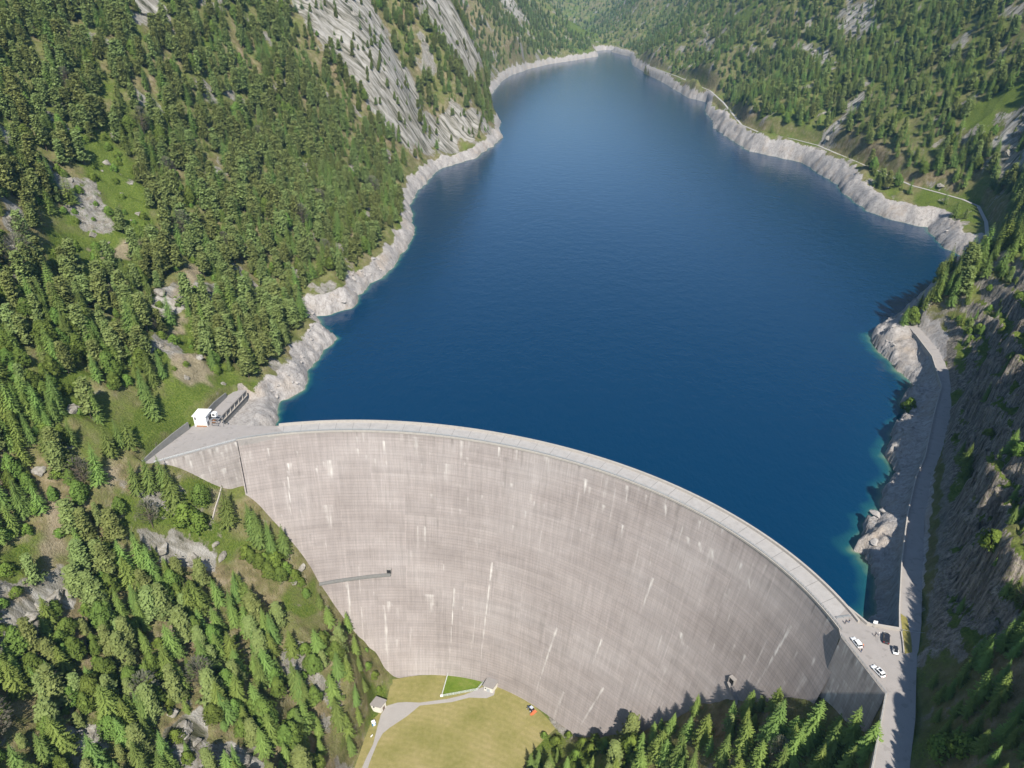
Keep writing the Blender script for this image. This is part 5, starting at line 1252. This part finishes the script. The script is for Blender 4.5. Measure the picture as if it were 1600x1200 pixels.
def car(name, loc, rz, L, W_, Ht, pm, label, cab=(-.44, .18), roof_m=None, group='cars parked by the dam', sunroof=False):
    c = empty(name, loc, rz, label, 'car', group)
    h = L / 2; belt = Ht * .58; w2 = W_ / 2
    st = [(-h, .80, .38, belt * .82), (-h + .12, .94, .30, belt * .98), (-h * .7, 1.0, .24, belt), (-.1 * h, 1.0, .22, belt), (.38 * h, 1.0, .22, belt * .97), (.72 * h, .97, .24, belt * .88), (h - .14, .90, .28, belt * .78), (h, .74, .36, belt * .62)]
    v, f = loft([car_ring(x, w2 * k_, zb, zt) for x, k_, zb, zt in st])
    body = mesh_obj('body', v, f, pm, c, True)
    x0, x1 = cab[0] * L, cab[1] * L
    def gr(x, hw_, z): return [(x, -hw_, z), (x, hw_, z)]
    rb = [(x0, w2 * .80), (x0 + .30 * L * .55, w2 * .82), (x1 - .2 * L * .6, w2 * .80), (x1, w2 * .74)]
    lo = [(x0 + .02, w2 * .93, belt - .03), (x0 + L * .18, w2 * .95, belt - .02), (x1 - L * .1, w2 * .95, belt - .02), (x1 + L * .07, w2 * .86, belt * .93)]
    hi = [(x0 + L * .05, w2 * .70, Ht - .07), (x0 + L * .20, w2 * .74, Ht - .02), (x1 - L * .16, w2 * .73, Ht - .03), (x1 - L * .08, w2 * .66, Ht - .10)]
    vs = []; fs = []
    for (xa, wa, za), (xb, wb, zb) in zip(lo, hi): vs += [(xa, -wa, za), (xa, wa, za), (xb, wb, zb), (xb, -wb, zb)]
    for i in range(3):
        a = 4 * i
        for j in range(4): fs.append((a + j, a + (j + 1) % 4, a + 4 + (j + 1) % 4, a + 4 + j))
    fs += [(3, 2, 1, 0), (12, 13, 14, 15)]
    mesh_obj('windows', vs, fs, M_GLASS, c)
    rv = []
    for x, w_, z in hi: rv += [(x - .02, -w_ - .03, z + .015), (x - .02, w_ + .03, z + .015), (x - .02, w_, z + .06), (x - .02, -w_, z + .06)]
    rf = []
    for i in range(3):
        a = 4 * i
        for j in range(4): rf.append((a + j, a + (j + 1) % 4, a + 4 + (j + 1) % 4, a + 4 + j))
    rf += [(3, 2, 1, 0), (12, 13, 14, 15)]
    ro = mesh_obj('roof', rv, rf, roof_m or pm, c)
    mb = MB()                                                   # pillars carry the roof
    for i in (0, 1, 2, 3):
        for s_ in (-1, 1): mb.tube((lo[i][0], s_ * lo[i][1], lo[i][2]), (hi[i][0], s_ * (hi[i][1] + .02), hi[i][2] + .03), .05, n=5)
    mb.build('pillars', pm, c)
    if sunroof:
        mb = MB(); mb.box(((hi[1][0] + hi[2][0]) / 2, 0, Ht + .05), (L * .22, W_ * .52, .03)); mb.build('sunroof', M_GLASS, c)
    wr = .33 if Ht < 1.6 else .37
    for sx in (-.31, .31):
        for sy in (-1, 1):
            mb = MB(); mb.tube((sx * L, sy * (w2 - .2), wr), (sx * L, sy * (w2 + .01), wr), wr, n=14); wl = mb.build('wheel', M_TYRE, c)
            mb = MB(); mb.tube((sx * L, sy * (w2 - .05), wr), (sx * L, sy * (w2 + .025), wr), wr * .62, n=10); mb.build('rim', M_RIM, wl)
    for sy in (-1, 1):
        mb = MB(); mb.box((h - .10, sy * w2 * .66, belt * .66), (.16, .36, .14)); mb.build('headlight', M_LAMP, c)
        mb = MB(); mb.box((-h + .06, sy * w2 * .70, belt * .86), (.12, .26, .20)); mb.build('tail_light', M_TAIL, c)
        mb = MB(); mb.box((x1 + L * .02, sy * (w2 + .08), belt + .04), (.14, .18, .13)); mb.build('mirror', pm, c)
    return c
CP = SP['cars']
def place(i, nose_first=True):
    a, b = CP[2 * i], CP[2 * i + 1]
    if not nose_first: a, b = b, a
    return ((a[0] + b[0]) / 2, (a[1] + b[1]) / 2, .03), math.atan2(a[1] - b[1], a[0] - b[0])
l_, r_ = place(0); l_ = (l_[0] + .3, l_[1], l_[2]); car('parked_car', l_, r_, 4.3, 1.78, 1.48, P_WHITE, 'white hatchback at the railing nearest the crest gate')
l_, r_ = place(1); l_ = (l_[0] + .5, l_[1], l_[2]); car('parked_car', l_, r_, 4.6, 1.82, 1.55, P_WHITE, 'white estate car with a dark sunroof farther along the railing', sunroof=True)
l_, r_ = place(2); car('parked_car', l_, r_, 4.75, 1.92, 1.76, P_BLACK, 'black off-road car beside the beige car park wall', (-.46, .2))
l_, r_ = place(3, False); car('parked_car', l_, r_, 2.95, 1.62, 1.52, P_WHITE, 'tiny white city car with a dark roof beside the black car', (-.44, .24), P_BLACK)

# tractor with an orange mower
a, b = SP['tractor']
tr = empty('tractor', ((a[0] * .55 + b[0] * .45), (a[1] * .55 + b[1] * .45), -129.97), math.atan2(a[1] - b[1], a[0] - b[0]), 'small dark blue tractor with an orange mower at the foot of the dam', 'tractor')
M_NAVY = paint('dark_blue_paint', (0.03, 0.05, 0.10)); M_ORANGE = paint('orange_paint', (0.55, 0.15, 0.06))
v, f = loft([car_ring(x, .48 * k_, .75, z, .1) for x, k_, z in ((.2, 1, 1.5), (1.2, 1, 1.5), (1.9, .9, 1.4), (2.05, .7, 1.2))]); mesh_obj('bonnet', v, f, M_NAVY, tr, True)
mb = MB(); mb.box((-.55, 0, 1.05), (1.6, 1.1, .7)); mb.build('chassis', M_NAVY, tr)
mb = MB(); mb.box((-.55, 0, 1.95), (1.45, 1.35, 1.2), 0, .9); mb.build('cab', M_GLASS, tr)
mb = MB(); mb.box((-.55, 0, 2.62), (1.65, 1.5, .16), 0, .92); mb.build('roof', plain('grey_cab_roof', (.42, .45, .50), .5), tr)
for sx, r0, w_ in ((-.75, .78, .42), (1.45, .5, .3)):
    for sy in (-1, 1):
        mb = MB(); mb.tube((sx, sy * .72, r0), (sx, sy * (.72 + w_), r0), r0, n=16); wl = mb.build('wheel', M_TYRE, tr)
        mb = MB(); mb.tube((sx, sy * (.74 + w_), r0), (sx, sy * (.75 + w_) + sy * .02, r0), r0 * .55, n=12); mb.build('rim', M_WHITE, wl)
mb = MB(); mb.box((-2.3, 0, .55), (1.5, 3.0, .45), 0, .85); mb.tube((-1.2, 0, .9), (-1.7, 0, .75), .12); mb.box((-2.2, 1.9, .45), (1.1, .9, .3), .2)
mb.build('mower', M_ORANGE, tr)

# ------------------------------------------------------------------ people
M_SKIN = plain('skin', (0.50, 0.30, 0.21), 0.6, 0.05, 4); M_HAIR = plain('dark_hair', (0.035, 0.025, 0.02), 0.7, 0.1, 6)
def person(loc, rz, shirt, trousers, label, stride=0.12, bend=0.0, arm=0.15, group=None, h=1.74):
    """one continuous skinned body, legs apart in a step, arms with separate fingers"""
    V, E, Rd = [], [], []
    def add(p, r, par=None):
        V.append(p); Rd.append(r)
        if par is not None: E.append((par, len(V) - 1))
        return len(V) - 1
    cb, sb = math.cos(bend), math.sin(bend)
    def up(y, z, x=0): return (x, y * cb + (z - .92) * sb, .92 + (z - .92) * cb - y * sb)
    pel = add((0, 0, .92), .135)
    bel = add(up(0, 1.08), .125, pel); ch = add(up(0, 1.30), .145, bel); nk = add(up(.0, 1.46), .065, ch); nk2 = add(up(.02, 1.53), .055, nk)
    hd = add(up(.035, 1.62), .088, nk2); add(up(.03, 1.70), .072, hd); add(up(.115, 1.615), .018, hd)
    for s_ in (-1, 1):
        hp = add((s_ * .09, 0, .86), .095, pel); k1 = add((s_ * .10, s_ * stride * .6 + .03, .48), .062, hp); an = add((s_ * .105, s_ * stride, .09), .042, k1); add((s_ * .11, s_ * stride + .15, .035), .036, an)
        sh = add(up(0, 1.40, s_ * .18), .062, ch); el = add(up(-.02 + arm * s_ * .5, 1.13, s_ * (.235)), .043, sh); wr = add(up(.08 + arm * s_, .90, s_ * .25), .030, el)
        pl = add(up(.10 + arm * s_, .83, s_ * .255), .033, wr)
        for q in range(4): add(up(.075 + .018 * q + arm * s_, .735 + .012 * abs(q - 1.5), s_ * .258), .009, pl)
        add(up(.15 + arm * s_, .80, s_ * .24), .010, pl)
    me = bpy.data.meshes.new('person'); me.from_pydata(V, E, []); o = bpy.data.objects.new('tmp', me); scene.collection.objects.link(o)
    sk = o.modifiers.new('skin', 'SKIN'); sk.use_smooth_shade = True
    for i, r0 in enumerate(Rd): me.skin_vertices[0].data[i].radius = (r0, r0); me.skin_vertices[0].data[i].use_root = (i == 0)
    o.modifiers.new('sub', 'SUBSURF').levels = 1
    dg = bpy.context.evaluated_depsgraph_get(); m2 = bpy.data.meshes.new_from_object(o.evaluated_get(dg)); m2.name = 'person'
    bpy.data.objects.remove(o)
    for mm in (shirt, trousers, M_SKIN, M_HAIR, M_TYRE): m2.materials.append(mm)
    inv = lambda y, z: .92 + (z - .92) * cb + y * sb
    for p in m2.polygons:
        c = p.center; zz = inv(c.y, c.z) if c.z > .9 or bend > .3 and c.y > .15 else c.z
        p.material_index = 3 if zz > 1.655 else 2 if zz > 1.49 else 0 if (zz > .95 and not (abs(c.x) > .2 and zz < 1.1)) else (2 if abs(c.x) > .2 else (4 if zz < .08 else 1))
    ob = bpy.data.objects.new('person', m2); link(ob); ob.location = loc; ob.rotation_euler = (0, 0, rz); ob.scale = (h / 1.74,) * 3
    return tag(ob, label, 'person', group)
def cloth(n, c): return plain(n, c, 0.85, 0.1, 5)
C_WH, C_NAVY, C_BLACK, C_OR, C_BLUE, C_GREY, C_RED = cloth('white_cotton', (.75, .74, .72)), cloth('navy_cloth', (.025, .035, .07)), cloth('black_cloth', (.02, .02, .022)), cloth('orange_vest', (.80, .20, .05)), cloth('blue_denim', (.06, .10, .19)), cloth('grey_cloth', (.3, .3, .31)), cloth('dark_red_cloth', (.2, .05, .05))
q = SP['ppl1']
person((q[0][0], q[0][1], .02), 2.2, C_NAVY, C_BLACK, 'person in dark clothes walking by the crest gate', .18)
person((q[1][0], q[1][1], .02), -.8, C_BLACK, C_BLUE, 'person in black top and blue trousers near the lake wall', .10)
person((q[2][0], q[2][1], .02), .6, C_WH, C_BLUE, 'person in a white shirt standing beside the black car')
person((q[3][0], q[3][1], .02), -1.9, C_NAVY, C_BLACK, 'person in navy clothes left of the one in a white shirt', .2)
person((q[4][0] + 1.0, q[4][1] + .2, .02), 1.2, C_OR, C_NAVY, 'person in an orange vest leaning at the back of the white hatchback', .1, .55)
person((q[5][0] + .6, q[5][1] - .3, .02), 1.9, C_NAVY, C_BLUE, 'person in dark blue clothes behind the white hatchback', .05)
q = SP['ppl0']
person((q[0][0], q[0][1], -129.89), 2.6, C_GREY, C_BLACK, 'person in grey clothes at the left of three by the dam foot', .1)
person((q[1][0], q[1][1] + .3, -129.89), .4, C_BLACK, C_NAVY, 'person in black clothes in the middle of three by the dam foot', .1)
person((q[2][0], q[2][1], -129.89), -2.0, C_WH, C_GREY, 'person in a white shirt at the right of three by the dam foot', .1)

# ------------------------------------------------------------------ bits and pieces along the road
x, y = SP['sign'][0]
t_ = empty('lake_sign', (x, y, .02), -.3, 'square white sign on a pole at the car park wall', 'sign')
mb = MB(); mb.tube((0, 0, 0), (0, 0, 2.9), .06, n=6); mb.build('pole', M_STEEL, t_)
mb = MB(); mb.box((0, -.08, 2.6), (1.25, .08, 1.2)); mb.build('panel', M_WHITE, t_)
t_ = empty('chain_barrier', (124.7, 161.2, 0), 0, 'thin grey chain barrier stretched across the shaded road', 'barrier')
for xx, yy in ((.4, -.3), (7.2, -1.6)):
    mb = MB(); mb.tube((xx, yy, 0), (xx, yy, 1.1), .09, n=6); mb.build('post', M_STEEL, t_)
mb = MB()
for i in range(8): mb.tube((.4 + .85 * i, -.3 - .1625 * i, .95 - .35 * math.sin(math.pi * i / 8)), (.4 + .85 * (i + 1), -.3 - .1625 * (i + 1), .95 - .35 * math.sin(math.pi * (i + 1) / 8)), .05, n=5)
mb.build('chain', M_STEEL, t_)
st = SP['steps']
mb = MB(); mb.wall([(s_[0], s_[1]) for s_ in st[1:]], .45, [gz(s_[0], s_[1]) - 1.5 for s_ in st[1:]], [gz(s_[0], s_[1]) + .9 for s_ in st[1:]])
thing_mb(mb, 'stair_wall', M_WALL, 'narrow pale wall of the stairway going down from the left end block', 'wall')

# ------------------------------------------------------------------ rocks
def rock_mat():
    m, nt, b = new_mat('granite'); k = NT(nt); p = k.pos()
    n1 = k.noise(k.mapped(p, (1, 1, .4)), 0.35, 6, 0.7, 0.6); n2 = k.noise(p, 1.6, 4, 0.65)
    c = k.ramp(n1, [(0.3, (0.10, 0.09, 0.075)), (0.47, (0.23, 0.21, 0.18)), (0.65, (0.34, 0.32, 0.285)), (0.8, (0.42, 0.39, 0.36))])
    c = k.mix(k.ramp(n2, [(.55, 0.), (.66, .7)]), c, (0.15, 0.14, 0.06))
    k.l(c, b.inputs['Base Color']); b.inputs['Roughness'].default_value = .95; b.inputs['Specular IOR Level'].default_value = .1
    k.l(k.bump(n2, .8, .4), b.inputs['Normal']); return m
M_ROCK = rock_mat()
def rock_mesh(seed):
    bm = bmesh.new(); bmesh.ops.create_icosphere(bm, subdivisions=4, radius=1)
    r = random.Random(seed); planes = [(Vector((r.gauss(0, 1), r.gauss(0, 1), r.gauss(0, .8))).normalized(), r.uniform(.5, .85)) for _ in range(15)]
    co = np.array([v.co for v in bm.verts]); nz = perlin(co[:, 0] * 1.6 + seed, co[:, 1] * 1.6 + co[:, 2], seed) * .16 + perlin(co[:, 0] * 5, co[:, 2] * 5 + co[:, 1] * 2, seed) * .06
    for v, d_ in zip(bm.verts, nz):
        for n_, k_ in planes:
            e = v.co.dot(n_) - k_
            if e > 0: v.co -= n_ * e * .92
        v.co *= 1 + d_
        v.co.z *= .62
    me = bpy.data.meshes.new('rock'); bm.to_mesh(me); bm.free(); me.materials.append(M_ROCK); return me
RM = [rock_mesh(s_) for s_ in range(6)]
for i, (x, y, s_) in enumerate(SP['boulder']):
    big = s_ >= 5.5
    o = bpy.data.objects.new('rock_outcrop' if big else 'boulder', RM[i % 6]); link(o)
    sc_ = s_ * .5 * random.uniform(.85, 1.1)
    o.location = (x, y, gz(x, y) - sc_ * .18); o.scale = (sc_ * random.uniform(.9, 1.3), sc_ * random.uniform(.8, 1.1), sc_ * random.uniform(.7, 1.0))
    wh = where(x, y, o.location.z); sz = 'large rounded grey' if s_ >= 8 else 'weathered grey' if big else 'small pale'
    o.rotation_euler = (random.uniform(-.3, .3), random.uniform(-.1, .5) * (1 if x < 0 else -1), random.uniform(0, 6.28))
    tag(o, sz + (' rock outcrop ' if big else ' boulder ') + wh, 'rock', ('rock outcrops ' if big else 'boulders ') + wh)

M_PALE = plain('bleached_rock', (0.33, 0.305, 0.28), 0.95, 0.3, 0.5)
r2 = np.random.default_rng(77)
near_band = (GBAND > .5) & (GY < 640) & (GSD > 1.5) & (GFLAT > .5)
bi = np.argwhere(near_band); bi = bi[r2.choice(len(bi), 90, replace=False)]
PM = []
for m_ in RM[:3]:
    c_ = m_.copy(); c_.materials.clear(); c_.materials.append(M_PALE); PM.append(c_)
for j, (a_, b_) in enumerate(bi):
    x, y, z = float(GX[a_, b_]), float(GY[a_, b_]), float(GZ[a_, b_]); s_ = float(r2.uniform(.5, 1.7)) * (1.5 if j % 9 == 0 else 1)
    o = bpy.data.objects.new('boulder', PM[j % 3]); link(o); o.location = (x, y, z + s_ * .1); o.rotation_euler = (0, 0, float(r2.uniform(0, 6.28))); o.scale = (s_ * float(r2.uniform(.9, 1.5)), s_, s_ * float(r2.uniform(.7, 1.2)))
    sid = 'in the shaded drawdown strip below the cliff road' if x > 60 and y < 330 else 'on the bare right shore by the headland' if x > 60 else 'on the bare left shore beside the spillway gallery' if y < 360 else 'on the bare left shore under the wood'
    tag(o, ('large' if s_ > 1.6 else 'small') + ' bleached boulder ' + sid, 'rock', 'bleached boulders ' + sid)

# ------------------------------------------------------------------ the air in the valley
bm = MB(); bm.box((0, 3300, 420), (5200, 7600, 1160))
hm = bpy.data.materials.new('valley_haze'); hm.use_nodes = True; nt = hm.node_tree
nt.nodes.remove(nt.nodes['Principled BSDF'])
pv = nt.nodes.new('ShaderNodeVolumePrincipled'); pv.inputs['Density'].default_value = 0.000055; pv.inputs['Color'].default_value = (0.28, 0.64, 1.0, 1); pv.inputs['Anisotropy'].default_value = 0.1
nt.links.new(pv.outputs[0], nt.nodes['Material Output'].inputs['Volume'])
hz = bm.build('haze', hm)
tag(hz, 'thin bluish summer haze filling the valley', 'haze', None, 'stuff')
